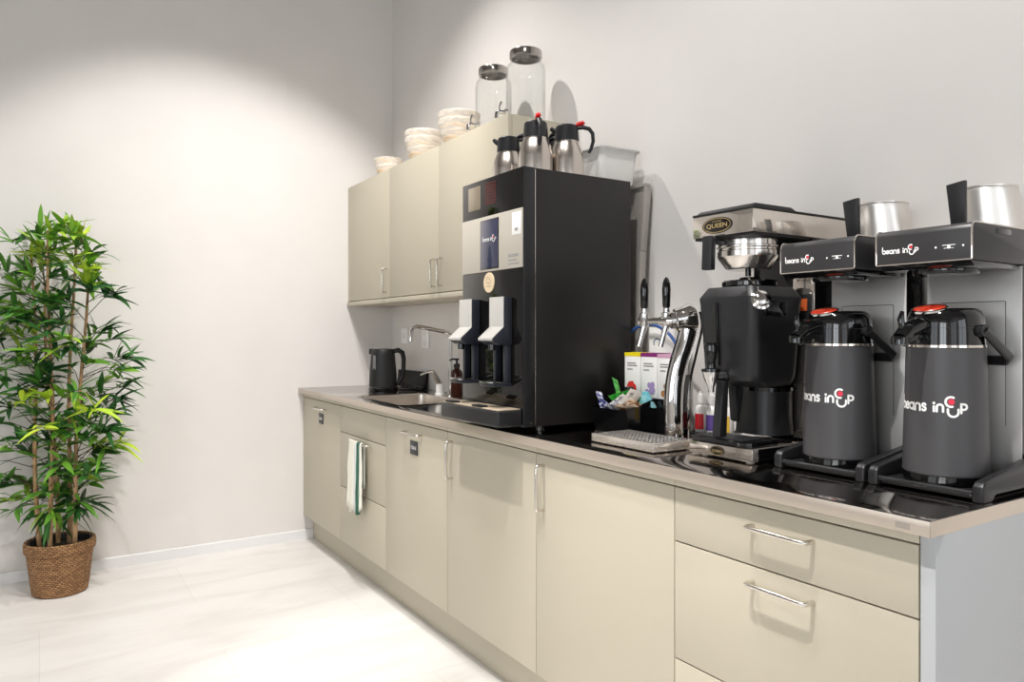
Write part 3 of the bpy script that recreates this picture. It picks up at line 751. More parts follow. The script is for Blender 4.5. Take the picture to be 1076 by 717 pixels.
MB().box(OX1 - .077, OX1 - .0045, OYR + .0045, OY1 - .0045, e_, ZW + .098).done('step', M['black_gloss'], t)

def carton(label, x0, x1, y0, y1, z0, z1, band, deco, group='tea cartons in the organizer'):
    t = thing('tea_carton', label, 'carton', ((x0 + x1) / 2, (y0 + y1) / 2, z0), group)
    MB().box(x0, x1, y0, y1, z0, z1, .0008).done('carton', M['paper'], t)
    if band: MB().box(x0 - .0006, x1 + .0006, y0 - .0006, y1 + .0006, z1 - .012, z1 + .0006).done('top_band', M[band], t)
    f = face_x(x0 - .0008, (y0 + y1) / 2, z0); w = y1 - y0; b = MB()
    for v, q in ((.125, .55), (.117, .62), (.104, .35)): b.rect(-w * .32, -w * .32 + w * q, v - .002, v + .002, f)
    b.done('print', M['pale_print'], t)
    if deco:
        b = MB(); rnd = random.Random(hash(deco) % 7 + 3)
        for i in range(7): b.disc(rnd.uniform(-.02, .028), rnd.uniform(.03, .062), rnd.uniform(.007, .013), (lambda u, v, i=i: (x0 - .0009 - .00015 * i, (y0 + y1) / 2 - u, z0 + v)), 14)
        b.done('fruit_print', M[deco], t)
zs = ZW + .0985
carton('white tea carton with a yellow top and red berries, beside the coffee machine', 1.702, 1.762, 1.856, 1.934, zs, zs + .160, 'yellow', 'berry')
carton('white tea carton with a dark purple top, middle of the three', 1.703, 1.762, 1.777, 1.854, zs, zs + .160, 'purple', 'lilac')
carton('white tea carton with a pale pink top partly behind the drink tap', 1.702, 1.762, 1.703, 1.774, zs, zs + .158, 'pink', 'brown_print')
t = thing('white_carton', 'plain white carton standing by the wall behind the tea cartons', 'carton', (1.845, 1.87, ZW))
MB().box(1.812, 1.878, 1.808, 1.93, ZW + .0005, 1.245, .001).done('carton', M['paper'], t)
MB().ribbon(arc(-.02, .29, .016, 200, 20), .004, face_x(1.8112, 1.87, ZW)).done('print', M['blue_tube'], t)

def sachet(label, x, y, z, l, w, rz, ry, rx, m):
    l *= 1.2; w *= 1.2; z += .014; y -= .03
    mx = Matrix.Translation((x, y, z)) @ Matrix.Rotation(rz, 4, 'Z') @ Matrix.Rotation(ry, 4, 'Y') @ Matrix.Rotation(rx, 4, 'X')
    b = MB(); nx, ny = 8, 4; T = []
    for sgn in (1, -1):
        g_ = []
        for i in range(nx + 1):
            u = i / nx; e = 1 if 0 < i < nx else 0
            g_.append([b.bm.verts.new(mx @ Vector(((u - .5) * l, (k / ny - .5) * w, sgn * .0045 * math.sin(PI * min(max((u - .1) / .8, 0), 1)) ** .6 * math.sin(PI * k / ny) + .0004 * sgn + .0008 * math.sin(i * 2.4 + k)))) for k in range(ny + 1)])
        for A, B in zip(g_, g_[1:]):
            for k in range(ny): b.bm.faces.new((A[k], A[k + 1], B[k + 1], B[k]) if sgn > 0 else (A[k], B[k], B[k + 1], A[k + 1]))
        T.append(g_)
    A, B = T
    for i in range(nx): b.bm.faces.new((A[i][0], A[i + 1][0], B[i + 1][0], B[i][0])); b.bm.faces.new((A[i][ny], B[i][ny], B[i + 1][ny], A[i + 1][ny]))
    for k in range(ny): b.bm.faces.new((A[0][k], B[0][k], B[0][k + 1], A[0][k + 1])); b.bm.faces.new((A[nx][k], A[nx][k + 1], B[nx][k + 1], B[nx][k]))
    tag(b.done('sachet', M[m], None, (x, y, z)), label, 'sachet', 'sachets in the black organizer')
R = math.radians
zt = ZW + .062
sachet('blue and white sachet standing at the left end of the organizer', 1.592, 1.955, zt + .018, .072, .022, R(70), R(-48), R(20), 'sachet_blue')
sachet('blue and white sachet leaning left of the green sachets', 1.588, 1.925, zt + .014, .070, .022, R(110), R(-30), R(35), 'sachet_blue')
sachet('small blue sachet lying low in front of the green ones', 1.586, 1.902, zt + .008, .060, .024, R(95), R(12), R(30), 'sachet_blue')
sachet('green sachet pointing up, the highest in the pile', 1.650, 1.938, zt + .052, .085, .030, R(70), R(-52), R(40), 'sachet_green')
sachet('large shiny green sachet in the middle of the pile', 1.640, 1.888, zt + .036, .085, .042, R(100), R(16), R(48), 'sachet_green')
sachet('yellow-green sachet under the large green one', 1.612, 1.912, zt + .020, .070, .034, R(60), R(-8), R(42), 'sachet_green')
sachet('white sugar sachet leaning at the centre front of the pile', 1.598, 1.872, zt + .020, .062, .036, R(110), R(36), R(44), 'sachet_white')
sachet('white sachet with grey print right of the green ones', 1.622, 1.846, zt + .032, .068, .036, R(95), R(48), R(38), 'sachet_white')
sachet('white sachet lying flat at the front edge', 1.584, 1.850, zt + .014, .060, .030, R(85), R(8), R(30), 'sachet_white')
sachet('tan sugar sachet at the front right corner of the pile', 1.586, 1.822, zt + .014, .058, .030, R(100), R(14), R(28), 'sachet_brown')
sachet('beige sachet with brown print beside the tan one', 1.610, 1.822, zt + .022, .064, .030, R(70), R(12), R(30), 'sachet_brown')
b = MB().prism([(-.04, 0), (.03, 0), (.012, .05), (-.004, .052)], 'x', -.008, .008, .003, mx=Matrix.Translation((1.672, 1.796, ZW + .083)) @ Matrix.Rotation(R(-80 + 90), 4, 'Z'))
tag(b.done('tea_bag_pouch', M['sachet_aqua'], None, (1.672, 1.796, ZW + .083)), 'pale aqua tea pouch standing in front of the purple tea carton', 'pouch')
t = thing('spice_jar', 'small black capped jar in front of the yellow topped tea carton', 'jar', (1.670, 1.875, ZW))
MB().lathe([(0, 0), (.013, 0), (.014, .002), (.014, .104), (0, .104)], 1.670, 1.875, 20, ZW + .0055).done('jar', M['amber'], t)
MB().lathe([(0, .1045), (.0155, .1045), (.0155, .137), (.014, .139), (0, .139)], 1.670, 1.875, 24, ZW + .0055).done('cap', M['black_matte'], t)

# white squeeze bottles on a dark tray
tag(MB().lathe([(0, 0), (.070, 0), (.078, .004), (.080, .012), (.078, .012), (.072, .006), (0, .006)], 1.800, 1.615, 48, ZW + .0005, sy=1.0).done('bottle_tray', M['black_soft'], None, (1.80, 1.615, ZW)), 'round dark tray under the small white bottles by the wall', 'tray')
def sbottle(label, x, y, m, zz):
    t = thing('flavour_bottle', label, 'bottle', (x, y, zz), 'small white bottles by the wall')
    MB().lathe([(0, 0), (.019, 0), (.021, .003), (.021, .070), (.019, .080), (.012, .088), (.0115, .093), (0, .093)], x, y, 28, zz).done('bottle', M['white_plastic'], t)
    MB().lathe([(0, .0935), (.0135, .0935), (.0125, .120), (.010, .122), (.008, .130), (0, .131)], x, y, 24, zz).done('cap', M['white_plastic'], t)
    b = MB()
    for i in range(10):
        a0 = R(150) + R(9) * i; f = on_cyl(x, y, .0213, a0, zz); b.rect(0, .0213 * R(9), .010, .060, f)
    b.done('label_band', M[m], t)
zz = ZW + .0068
sbottle('small white bottle with a red label, left of the others', 1.798, 1.672, 'label_red', zz)
sbottle('small white bottle with a purple label next to the black urn', 1.800, 1.628, 'label_purple', zz)
sbottle('small white bottle with a yellow label seen through the urn legs', 1.806, 1.574, 'label_yellow', zz)

# ------------------------------------------------------------------ drink tap and its drip tray
t = thing('drip_tray', 'flat steel drip tray with perforated top under the drink tap', 'drip tray', (1.45, 1.58, ZW))
DX0, DX1, DY0, DY1 = 1.385, 1.535, 1.458, 1.722
MB().box(DX0, DX1, DY0, DY1, ZW + .004, ZW + .0275, .0015).done('tray_body', M['steel'], t)
MB().box(DX0 + .010, DX1 - .010, DY0 + .010, DY1 - .010, ZW + .0276, ZW + .0290, .0006).done('perforated_plate', M['perforated'], t)
for x in (DX0 + .015, DX1 - .015):
    for y in (DY0 + .02, DY1 - .02): MB().cyl((x, y, ZW + .0003), .008, .0036, 'z', 14).done('foot', M['black_matte'], t)
t = thing('drink_tap', 'curved chrome drink tap column with two black handled faucets', 'tap', (1.60, 1.66, ZW))
col = [(1.602, 1.599, ZW + .003), (1.600, 1.600, ZW + .06), (1.600, 1.600, ZW + .12), (1.604, 1.598, ZW + .18), (1.616, 1.592, ZW + .24), (1.634, 1.583, ZW + .30), (1.642, 1.579, ZW + .335)]
# smooth the column
def smooth(P, n=6):
    P = [Vector(p) for p in P]; out = []
    for i in range(len(P) - 1):
        p0 = P[max(i - 1, 0)]; p1 = P[i]; p2 = P[i + 1]; p3 = P[min(i + 2, len(P) - 1)]
        for k in range(n):
            s_ = k / n
            out.append(.5 * ((2 * p1) + (p2 - p0) * s_ + (2 * p0 - 5 * p1 + 4 * p2 - p3) * s_ ** 2 + (3 * p1 - p0 - 3 * p2 + p3) * s_ ** 3))
    return out + [P[-1]]
cp = smooth(col)
MB().tube(cp, [.029 - .001 * math.sin(PI * i / (len(cp) - 1)) for i in range(len(cp))], 28).done('column', M['chrome'], t)
MB().lathe([(0, 0.0003), (.048, 0.0003), (.048, .004), (.036, .009), (.034, .012), (0, .012)], 1.602, 1.599, 36, ZW).done('base_flange', M['chrome'], t)
hx, hy, hz = 1.640, 1.580, 1.262
MB().along((hx + .020, hy - .012, hz + .012), (hx - .045, hy + .027, hz), [(0, 0), (0, .030), (.06, .042), (.25, .044), (.55, .036), (.8, .034), (.84, .026), (1, .024), (1, 0)], 32).done('tap_head', M['chrome'], t)
ma = Vector((hx - .046, hy + .027, hz)); 
mb_ = [Vector((1.595, 1.585, 1.263)), Vector((1.590, 1.690, 1.263))]
MB().along((hx - .040, hy + .024, hz), (1.592, 1.615, hz), [(0, 0), (0, .017), (.4, .017), (.42, .021), (1, .021), (1, 0)], 20).done('shank', M['chrome'], t)
b = MB(); b.along((1.592, 1.606, hz), (1.567, 1.712, hz), [(0, 0), (0, .013), (.3, .013), (.32, .010), (.8, .0095), (.82, .014), (.97, .015), (1, .008), (1, 0)], 20); b.done('manifold', M['chrome'], t)
for fx, fy in ((1.592, 1.621), (1.567, 1.690)):
    fb = MB()
    fb.along((fx, fy, hz - .020), (fx, fy, hz + .038), [(0, 0), (0, .011), (.2, .0145), (.75, .0145), (.8, .010), (1, .009), (1, 0)], 18)
    fb.along((fx - .001, fy, hz - .015), (fx - .016, fy + .008, hz - .078), [(0, 0), (0, .011), (.5, .0085), (1, .0078), (1, 0)], 18)
    f_ = fb.done('faucet_spout', M['chrome'], t)
    MB().along((fx, fy, hz + .0385), (fx, fy, hz + .132), [(0, 0), (0, .0085), (.06, .0115), (.6, .0132), (.8, .0115), (.93, .0075), (1, .003), (1, 0)], 20).done('tap_handle', M['black_gloss'], f_)
MB().tube(smooth([(1.672, 1.562, 1.29), (1.676, 1.558, 1.24), (1.660, 1.566, 1.16), (1.640, 1.574, 1.06), (1.638, 1.576, ZW + .0045)]), .004, 10).done('rear_pipe', M['chrome'], t)
tag(MB().tube(smooth([(1.790, 2.06, 1.19), (1.790, 1.99, 1.236), (1.787, 1.93, 1.252), (1.785, 1.87, 1.252), (1.780, 1.80, 1.222), (1.774, 1.755, 1.182), (1.725, 1.685, 1.168), (1.640, 1.613, 1.150)]), .0055, 10).done('blue_hose', M['blue_tube'], None, (1.745, 1.70, 1.15)), 'blue hose arching behind the chrome drink tap', 'hose')

# ------------------------------------------------------------------ filter brewer with serving urn
QX0, QX1 = 1.475, 1.868
QY0, QY1 = 1.207, 1.415
t = thing('filter_brewer', 'steel filter coffee brewer with an oval badge, pouring into the black urn', 'coffee brewer', (1.65, 1.31, ZW))
q = MB().box(QX0, QX1, QY0, QY1, ZW + .006, ZW + .0375, .0015).done('base', M['steel_sheen'], t)
MB().box(QX0 + .02, QX1 - .01, QY0 - .0012, QY0 + .002, ZW + .0065, ZW + .037).done('side_cover', M['black_gloss'], q)
def oval(par, x, yc, zc, ry, rz, txt, small=None):
    e = MB().lathe([(0, 0), (1, 0), (1, .0015), (.96, .0022), (0, .0022)], 0, 0, 44, mx=Matrix.Translation((x, yc, zc)) @ Matrix.Rotation(-PI / 2, 4, 'Y') @ Matrix.Diagonal((rz, ry, 1, 1))).done('badge', M['black_gloss'], par)
    b = MB(); f = face_x(x - .0026, yc, zc)
    b.ribbon([(ry * .9 * math.cos(2 * PI * i / 40), rz * .86 * math.sin(2 * PI * i / 40)) for i in range(41)], ry * .035, f)
    b.text(txt, ry * 1.38, rz * .66, 0, -rz * .08, f, .02)
    if small: b.text(small, ry * .62, rz * .2, 0, rz * .50, f)
    b.done('badge_lettering', M['gold'], par)
oval(q, QX0 - .0002, 1.318, ZW + .0215, .0235, .0125, 'QUEEN')
for x in (QX0 + .03, QX1 - .03):
    for y in (QY0 + .03, QY1 - .03): MB().cyl((x, y, ZW + .0003), .010, .0058, 'z', 16).done('foot', M['white_plastic'], t)
tr = MB().prism([(QX0 - .012, QY0 + .035), (QX0 - .012, QY1 - .020), (QX0 - .002, QY1 - .008), (1.59, QY1 - .008), (1.59, QY0 + .010), (QX0 + .01, QY0 + .010)], 'z', ZW + .038, ZW + .053, .003).done('drip_cup', M['black_gloss'], t)
b = MB()
for i in range(7): b.box(QX0 + .0 + .013 * i, QX0 + .006 + .013 * i, QY0 + .03, QY1 - .02, ZW + .0535, ZW + .057, .001)
b.done('drip_slats', M['black_soft'], tr)
MB().box(1.71, QX1, QY0 - .010, QY1 - .02, ZW + .038, 1.476, .002).done('tower', M['black_gloss'], t)
sp = MB().box(1.706, 1.7098, 1.197, 1.262, ZW + .045, 1.440, .001).done('tower_plate', M['steel_sheen'], t)
sw = MB().box(1.7025, 1.7058, 1.203, 1.246, 1.262, 1.328, .001).done('switch_frame', M['black_matte'], t)
MB().box(1.6985, 1.7022, 1.2145, 1.2355, 1.284, 1.316, .001).done('power_switch', M['orange'], sw)
HZ0, HZ1 = 1.4768, 1.5335
HY0, HY1 = 1.205, 1.402
hd_ = MB().box(QX0, QX1, HY0, HY1, HZ0, HZ1, .0015).done('head', M['steel_sheen'], t)
MB().box(QX0 + .004, QX1 - .004, HY0 + .004, HY1 - .004, HZ0 - .006, HZ0 - .0002).done('underside', M['black_matte'], hd_)
MB().box(QX0 - .0015, QX1, HY0 - .0015, HY1 + .0015, HZ1 + .0002, HZ1 + .006, .0015).done('top_trim', M['black_matte'], hd_)
MB().prism([(QX0 + .0, HZ1 + .0062), (QX0 + .012, HZ1 + .0145), (QX0 + .150, HZ1 + .0145), (QX0 + .172, HZ1 + .0062)], 'y', HY0 + .002, HY1 - .014, .0015).done('lid', M['black_soft'], hd_)
oval(hd_, QX0 - .0002, 1.318, 1.504, .0500, .0210, 'QUEEN', 'COFFEE')
fx_, fy_ = 1.582, 1.308
fn = MB().lathe([(0, 1.3925), (.054, 1.3925), (.058, 1.395), (.077, 1.4205), (.0795, 1.4255), (.0795, 1.4395), (.0770, 1.4415), (.0770, 1.4465), (.0815, 1.4485), (.0815, 1.4520), (.0770, 1.4540), (.0770, 1.4695), (.075, 1.4704), (0, 1.4704)], fx_, fy_, 56).done('filter_basket', M['basket_steel'], t, sharp=18)
MB().cyl((fx_, fy_, 1.3755), .0075, .0168, 'z', 18).done('outlet_pipe', M['black_gloss'], fn)
b = MB(); b.box(-.010, .010, -.015, .015, -.088, 0, .003, mx=Matrix.Translation((1.458, 1.330, 1.476)) @ Matrix.Rotation(R(6), 4, 'Z') @ Matrix.Rotation(R(3), 4, 'Y'))
b.box(1.462, 1.505, 1.318, 1.338, 1.456, 1.468, .003)
b.done('basket_handle', M['black_soft'], fn)

# the urn
ux, uy = 1.585, 1.305
t = thing('coffee_urn', 'black serving urn with a front tap, standing under the steel filter brewer', 'urn', (ux, uy, ZW + .0575))
def rsec(b, cx, cy, spec, n=6, caps=(True, True)):
    RR = []
    for hx_, hy_, z, r, ox in spec: RR.append([b.bm.verts.new((x, y, z)) for x, y in rrect(cx + ox - hx_, cx + ox + hx_, cy - hy_, cy + hy_, r, n)])
    for A, B in zip(RR, RR[1:]):
        for i in range(len(A)): b.bm.faces.new((A[i], A[(i + 1) % len(A)], B[(i + 1) % len(A)], B[i]))
    if caps[0]: b.bm.faces.new(RR[0][::-1])
    if caps[1]: b.bm.faces.new(RR[-1])
    return b
uo = .002
rsec(MB(), ux, uy, [(.050, .060, 1.083, .03, .034), (.078, .076, 1.090, .035, .014), (.088, .085, 1.104, .034, .002), (.091, .088, 1.122, .030, 0), (.0985, .096, 1.298, .026, 0), (.1, .097, 1.316, .024, 0), (.0985, .0955, 1.320, .024, 0), (.084, .082, 1.345, .026, 0)]).done('body', M['black_soft'], t)
ld = MB().lathe([(0, 0), (.068, 0), (.072, .004), (.072, .014), (.068, .018), (.030, .019), (.028, .024), (.024, .027), (0, .027)], ux, uy, 40, 1.3455).done('lid', M['black_gloss'], t)
rsec(MB(), ux, uy, [(.064, .074, ZW + .0585, .058, .058), (.062, .072, 1.000, .058, .058), (.060, .072, 1.0725, .055, .058)], 10).done('pedestal', M['black_soft'], t)
rsec(MB(), ux, uy, [(.063, .075, 1.0728, .058, .058), (.063, .075, 1.0826, .058, .058)], 10).done('band', M['black_gloss'], t)
MB().prism([(1.464, ZW + .0585), (1.492, ZW + .0585), (1.500, 1.104), (1.480, 1.108)], 'y', uy - .004, uy + .022, .003).done('front_leg', M['black_soft'], t)
MB().prism([(1.528, .998), (1.540, .992), (1.560, 1.0825), (1.520, 1.0895)], 'y', uy - .004, uy + .018, .003).done('inner_leg', M['black_soft'], t)
tp = MB(); tc_ = Vector((1.448, uy + .010, 1.108))
tp.along(tc_ + Vector((.044, 0, .004)), tc_ + Vector((0, 0, .002)), [(0, 0), (0, .017), (.55, .015), (1, .012), (1, 0)], 18)
tp.lathe([(0, -.034), (.0075, -.034), (.0085, -.020), (.0185, .002), (.0225, .018), (0, .018)], tc_.x, tc_.y, 24, tc_.z)
tp = tp.done('tap', M['chrome'], t)
MB().lathe([(0, .0185), (.0240, .0185), (.0240, .026), (.012, .028), (.011, .044), (.0125, .050), (.0185, .082), (.0150, .093), (0, .093)], tc_.x, tc_.y, 24, tc_.z).done('tap_lever', M['black_gloss'], tp)
MB().prism([(1.4875, 1.14), (1.4925, 1.14), (1.4855, 1.305), (1.4805, 1.305)], 'y', uy + .020, uy + .034, .001).done('sight_glass', M['black_gloss'], t)
b = MB(); b.bm.faces.new([b.bm.verts.new((x, uy - .0985, z)) for x, z in rrect(1.532, 1.612, 1.262, 1.305, .012)]); 
gr = MB().prism(rrect(1.520, 1.606, 1.268, 1.306, .012), 'y', uy - .1000, uy - .095, .0012).done('grip_recess', M['black_gloss'], t)
b.bm.free()
kn = Vector((1.500, uy - .098, 1.300))
b = MB(); dirn = Vector((-.55, -.75, .35)).normalized()
b.along(kn - dirn * .002, kn + dirn * .034, [(0, 0), (0, .011), (.35, .012), (.40, .024), (.62, .025), (.70, .019), (.88, .017), (1, .010), (1, 0)], 28)
b.tube(smooth([(1.50, uy - .102, 1.318), (1.498, uy - .096, 1.336), (1.512, uy - .072, 1.352), (1.53, uy - .04, 1.366)]), .003, 8)
b.done('lid_clasp', M['chrome'], t)

# ------------------------------------------------------------------ twin airpot brewers
BX = 1.506
def brewer(yc, label):
    t = thing('airpot_brewer', label, 'coffee brewer', (1.66, yc, ZW), 'airpot brewers on the counter')
    # base: plate, bar and two raised arms
    bs = MB(); bs.box(BX + .012, 1.864, yc - .094, yc + .094, ZW + .005, ZW + .017, .002); bs = bs.done('base_plate', M['black_soft'], t)
    MB().tube([(BX + .008, yc - .094, ZW + .016), (BX + .008, yc + .094, ZW + .016)], .0055, 12).done('front_bar', M['black_soft'], t)
    for sy in (1, -1):
        arm = [(BX, ZW + .0005), (BX, ZW + .030), (BX + .010, ZW + .040), (BX + .05, ZW + .046), (1.700, ZW + .066), (1.862, ZW + .066), (1.862, ZW + .0005), (1.80, ZW + .0005), (1.79, ZW + .012), (BX + .05, ZW + .012), (BX + .035, ZW + .0005)]
        ya, yb = sorted((yc + sy * .0950, yc + sy * .1165))
        MB().prism(arm, 'y', ya, yb, .004, 3).done('base_arm', M['black_soft'], t)
    MB().box(1.7115, 1.864, yc - .0945, yc + .0945, ZW + .0175, 1.3665, .002).done('tower', M['black_gloss'], t)
    pl = MB().box(1.7085, 1.7112, yc - .0965, yc + .0965, ZW + .024, 1.3645, .0008).done('tower_front', M['tower_steel'], t)
    b = MB()
    y0, y1, z0, z1 = yc - .0655, yc + .0655, 1.030, 1.292
    b.box(1.7074, 1.7084, y0, y1, z0, z1, .0004)
    b.done('tower_hatch', M['tower_steel'], pl)
    b = MB(); 
    for ya, yb, za, zb in ((y0 - .0012, y0, z0, z1), (y1, y1 + .0012, z0, z1), (y0, y1, z1, z1 + .0012)): b.box(1.7079, 1.7084, ya, yb, za, zb)
    b.done('hatch_gap', M['dark_gap'], pl)
    # head
    hz0, hz1 = 1.3675, 1.4405
    hs = [(BX, hz0), (BX, hz1 - .012), (BX + .003, hz1 - .005), (BX + .010, hz1), (1.866, hz1), (1.866, hz0)]
    h = MB().prism(hs, 'y', yc - .0965, yc + .0965, .0012).done('head', M['graphite'], t)
    b = MB()
    ring = [(-.0965, 0), (.0965, 0)]
    for sy in (1, -1):
        pth = [(BX - .0007, yc + sy * .0958, hz0 + .002), (BX - .0007, yc + sy * .0958, hz1 - .013), (BX + .0025, yc + sy * .0958, hz1 - .004), (BX + .010, yc + sy * .0958, hz1 + .0005), (1.862, yc + sy * .0958, hz1 + .0005)]
        b.tube(pth, .0017, 8)
    b.tube([(BX - .0005, yc - .0958, hz0 + .001), (BX - .0005, yc + .0958, hz0 + .001)], .0014, 8)
    b.done('edge_trim', M['steel_sheen'], h)
    MB().prism([(BX + .004, hz0 - .0005), (1.706, hz0 - .0005), (1.706, hz0 - .011), (BX + .018, hz0 - .011)], 'y', yc - .092, yc + .092, .0015).done('underside', M['black_gloss'], h)
    MB().lathe([(0, 0), (.060, 0), (.062, .004), (.062, .0095), (0, .0095)], 1.60, yc, 36, hz0 - .0210).done('shower_plate', M['black_gloss'], h)
    wordmark(.076, face_x(BX - .0005, yc + .083, 1.392), h)
    b = MB(); f = face_x(BX - .0005, yc - .046, 1.392)
    b.disc(-.018, .004, .0021, f, 12); b.disc(.034, .004, .0021, f, 12); b.ribbon([(-.005, .007), (.019, .007)], .0014, f); b.disc(.007, .003, .0034, f, 14); b.ribbon([(-.002, .001), (.016, .001)], .001, f)
    b.done('control_print', M['white_print'], h)
    MB().box(1.60, 1.66, yc - .0975, yc - .0962, hz1 - .017, hz1 - .006, .0004).done('side_tab', M['black_gloss'], h)
    return t
Y1, Y2 = 1.052, .8105
b1 = brewer(Y1, 'dark airpot brewer in the middle, between the steel brewer and the other airpot brewer')
dup(b1, (1.66, Y2, ZW), 'dark airpot brewer at the near right end of the counter')

def pan(yc, label):
    x = 1.785; z = 1.4408
    t = thing('filter_pan', label, 'pan', (x, yc, z), 'steel filter pans on the brewers')
    pb = MB().lathe([(.0690, .0002), (.0705, .002), (.0700, .006), (.0685, .020), (.0655, .046), (.0615, .090), (.0595, .100), (.0615, .1015), (.0615, .1045), (.0590, .105), (0, .105), (0, .1035), (.0575, .1035), (.0595, .090), (.0635, .046), (.0665, .020), (.0675, .0002), (.0690, .0002)], 1.768, yc, 52, z)
    for v in pb.bm.verts: v.co.x += .22 * (z + .105 - v.co.z)
    pb.done('pan_body', M['steel_spun'], t)
    mx = Matrix.Translation((1.655, yc, z + .002)) @ Matrix.Rotation(R(-7), 4, 'Y')
    b = MB().prism([(-.0135, 0), (.0135, 0), (.019, .101), (-.019, .106)], 'x', -.007, .007, .002, mx=mx)
    b.box(1.655, 1.712, yc - .011, yc + .011, z + .001, z + .013, .003)
    b.done('pan_handle', M['black_soft'], t)
    return t
p1 = pan(Y1, 'upturned steel filter pan on the middle airpot brewer')
dup(p1, (1.785, Y2, 1.4408), 'upturned steel filter pan on the near right airpot brewer')

def airpot(yc, label):
    x = 1.597; z = ZW + .0175
    t = thing('airpot', label, 'airpot', (x, yc, z), 'charcoal airpots')
    MB().lathe([(0, 0), (.076, 0), (.079, .003), (.079, .018), (0, .018)], x, yc, 52, z).done('base_ring', M['black_gloss'], t)
    MB().lathe([(0, .0185), (.0785, .0185), (.0785, .0205), (.0805, .0215), (.0800, .028), (.0785, .10), (.0755, .20), (.0735, .278), (0, .278)], x, yc, 56, z).done('body', M['charcoal'], t)
    MB().lathe([(.066, .2785), (.0745, .2785), (.0745, .2835), (.066, .2835), (.066, .2785)], x, yc, 52, z).done('steel_ring', M['steel_sheen'], t)
    MB().lathe([(0, .284), (.0735, .284), (.0725, .318), (0, .318)], x, yc, 52, z).done('collar', M['black_gloss'], t)
    ld = MB().lathe([(0, .3185), (.0722, .3185), (.0722, .321), (.0705, .340), (.066, .352), (.058, .3585), (0, .3605)], x, yc, 52, z).done('lid', M['black_gloss'], t)
    tilt = Matrix.Translation((x - .046, yc + .008, z + .3555)) @ Matrix.Rotation(R(-18), 4, 'Y')
    bt = MB().lathe([(0, 0), (1, 0), (1, .004), (.93, .0055), (.90, .004), (0, .004)], 0, 0, 40, mx=tilt @ Matrix.Diagonal((.0285, .036, 1, 1))).done('pump_rim', M['chrome'], t)
    MB().lathe([(0, .0042), (.88, .0042), (.80, .0065), (0, .0085)], 0, 0, 40, mx=tilt @ Matrix.Diagonal((.0285, .036, 1, 1))).done('pump_button', M['red_label'], bt)
    d = Vector((-.985, .17, 0)); c = Vector((x, yc, z)); u = Vector((0, 0, 1))
    sp_ = MB()
    sp_.tube([c + d * .055 + u * .325, c + d * .085 + u * .322, c + d * .115 + u * .312, c + d * .132 + u * .298], [.020, .022, .019, .016], 18, .8, up=(0, 0, 1))
    sp_.tube([c + d * .060 + u * .300, c + d * .090 + u * .300, c + d * .122 + u * .290], [.012, .012, .010], 14)
    sp_ = sp_.done('spout', M['black_gloss'], t)
    MB().along(c + d * .131 + u * .300, c + d * .133 + u * .284, [(0, 0), (0, .0165), (.3, .0175), (1, .0165), (1, 0)], 22).done('spout_ring', M['black_gloss'], sp_)
    MB().tube([c + d * .126 + u * .318, c + d * .130 + u * .336, c + d * .126 + u * .352], [.006, .007, .004], 10).done('lock_tab', M['black_gloss'], sp_)
    hb = MB(); e = Vector((.99, -.12, 0)).normalized(); s_ = Vector((-e.y, e.x, 0))
    P = []
    for sg in (-1, 1):
        pv = c + s_ * sg * .0775 + u * .313
        hb.along(pv - s_ * sg * .006, pv + s_ * sg * .006, [(0, 0), (0, .012), (1, .012), (1, 0)], 18)
    a0 = c - s_ * .0800 + u * .313; a1 = c + s_ * .0800 + u * .313; off = e * .096 - u * .062
    hb.tube([a0, a0 + off * .86, a0 + off + s_ * .012, a1 + off - s_ * .012, a1 + off * .86, a1], [.0075, .0085, .009, .009, .0085, .0075], 12, 1.2, up=(0, 0, 1))
    hb.done('bail_handle', M['black_soft'], t)
    zc = .150; r = .0778
    wordmark(.148, (lambda u_, v: (x + (.0782 - .03 * (zc + v - .1) + .0006) * math.cos(PI + R(2) - .074 / .0785 + u_ / .0785), yc + (.0782 - .03 * (zc + v - .1) + .0006) * math.sin(PI + R(2) - .074 / .0785 + u_ / .0785), z + zc + v)), t)
    return t
a1_ = airpot(Y1 + .002, 'charcoal pump airpot on the middle brewer, beside the urn')
dup(a1_, (1.597, Y2, ZW + .0175), 'charcoal pump airpot on the near right brewer')

# ------------------------------------------------------------------ potted bamboo
PX, PY = .083, 4.105
t = thing('potted_bamboo', 'tall artificial bamboo plant in a woven basket pot against the back wall', 'plant', (PX, PY, 0))
MB().lathe([(0, .001), (.108, .001), (.116, .008), (.122, .05), (.133, .150), (.139, .196), (.146, .200), (.149, .210), (.150, .236), (.147, .247), (.141, .250), (.135, .247), (.133, .215), (.0, .213)], PX, PY, 56).done('basket_pot', M['basket'], t)
MB().lathe([(0, .2135), (.126, .2135), (.130, .225), (.130, .242), (.124, .242), (.120, .218), (0, .218)], PX, PY, 40).done('liner', M['soil'], t)
rnd = random.Random(11)
canes = [(-.085, .010, -.03, .05, 1.62), (-.035, -.055, -.01, -.02, 1.70), (.030, .02, .03, .02, 1.75), (.050, -.045, .06, -.03, 1.60), (-.005, .05, -.06, .03, 1.45)]
axes = []
for cx_, cy_, lx, ly, hh in canes:
    P = []; n = 14
    for i in range(n + 1):
        s_ = i / n; P.append(Vector((PX + cx_ + lx * s_ + .008 * math.sin(s_ * 7 + cx_ * 40), PY + cy_ + ly * s_ + .006 * math.sin(s_ * 6 + cy_ * 50), .2185 + (hh - .2185) * s_)))
    c = MB().tube(P, [(.0115 if i % 2 else .0105) * (1 - .55 * i / n) for i in range(n + 1)], 10).done('cane', M['cane'], t)
    axes.append(P)
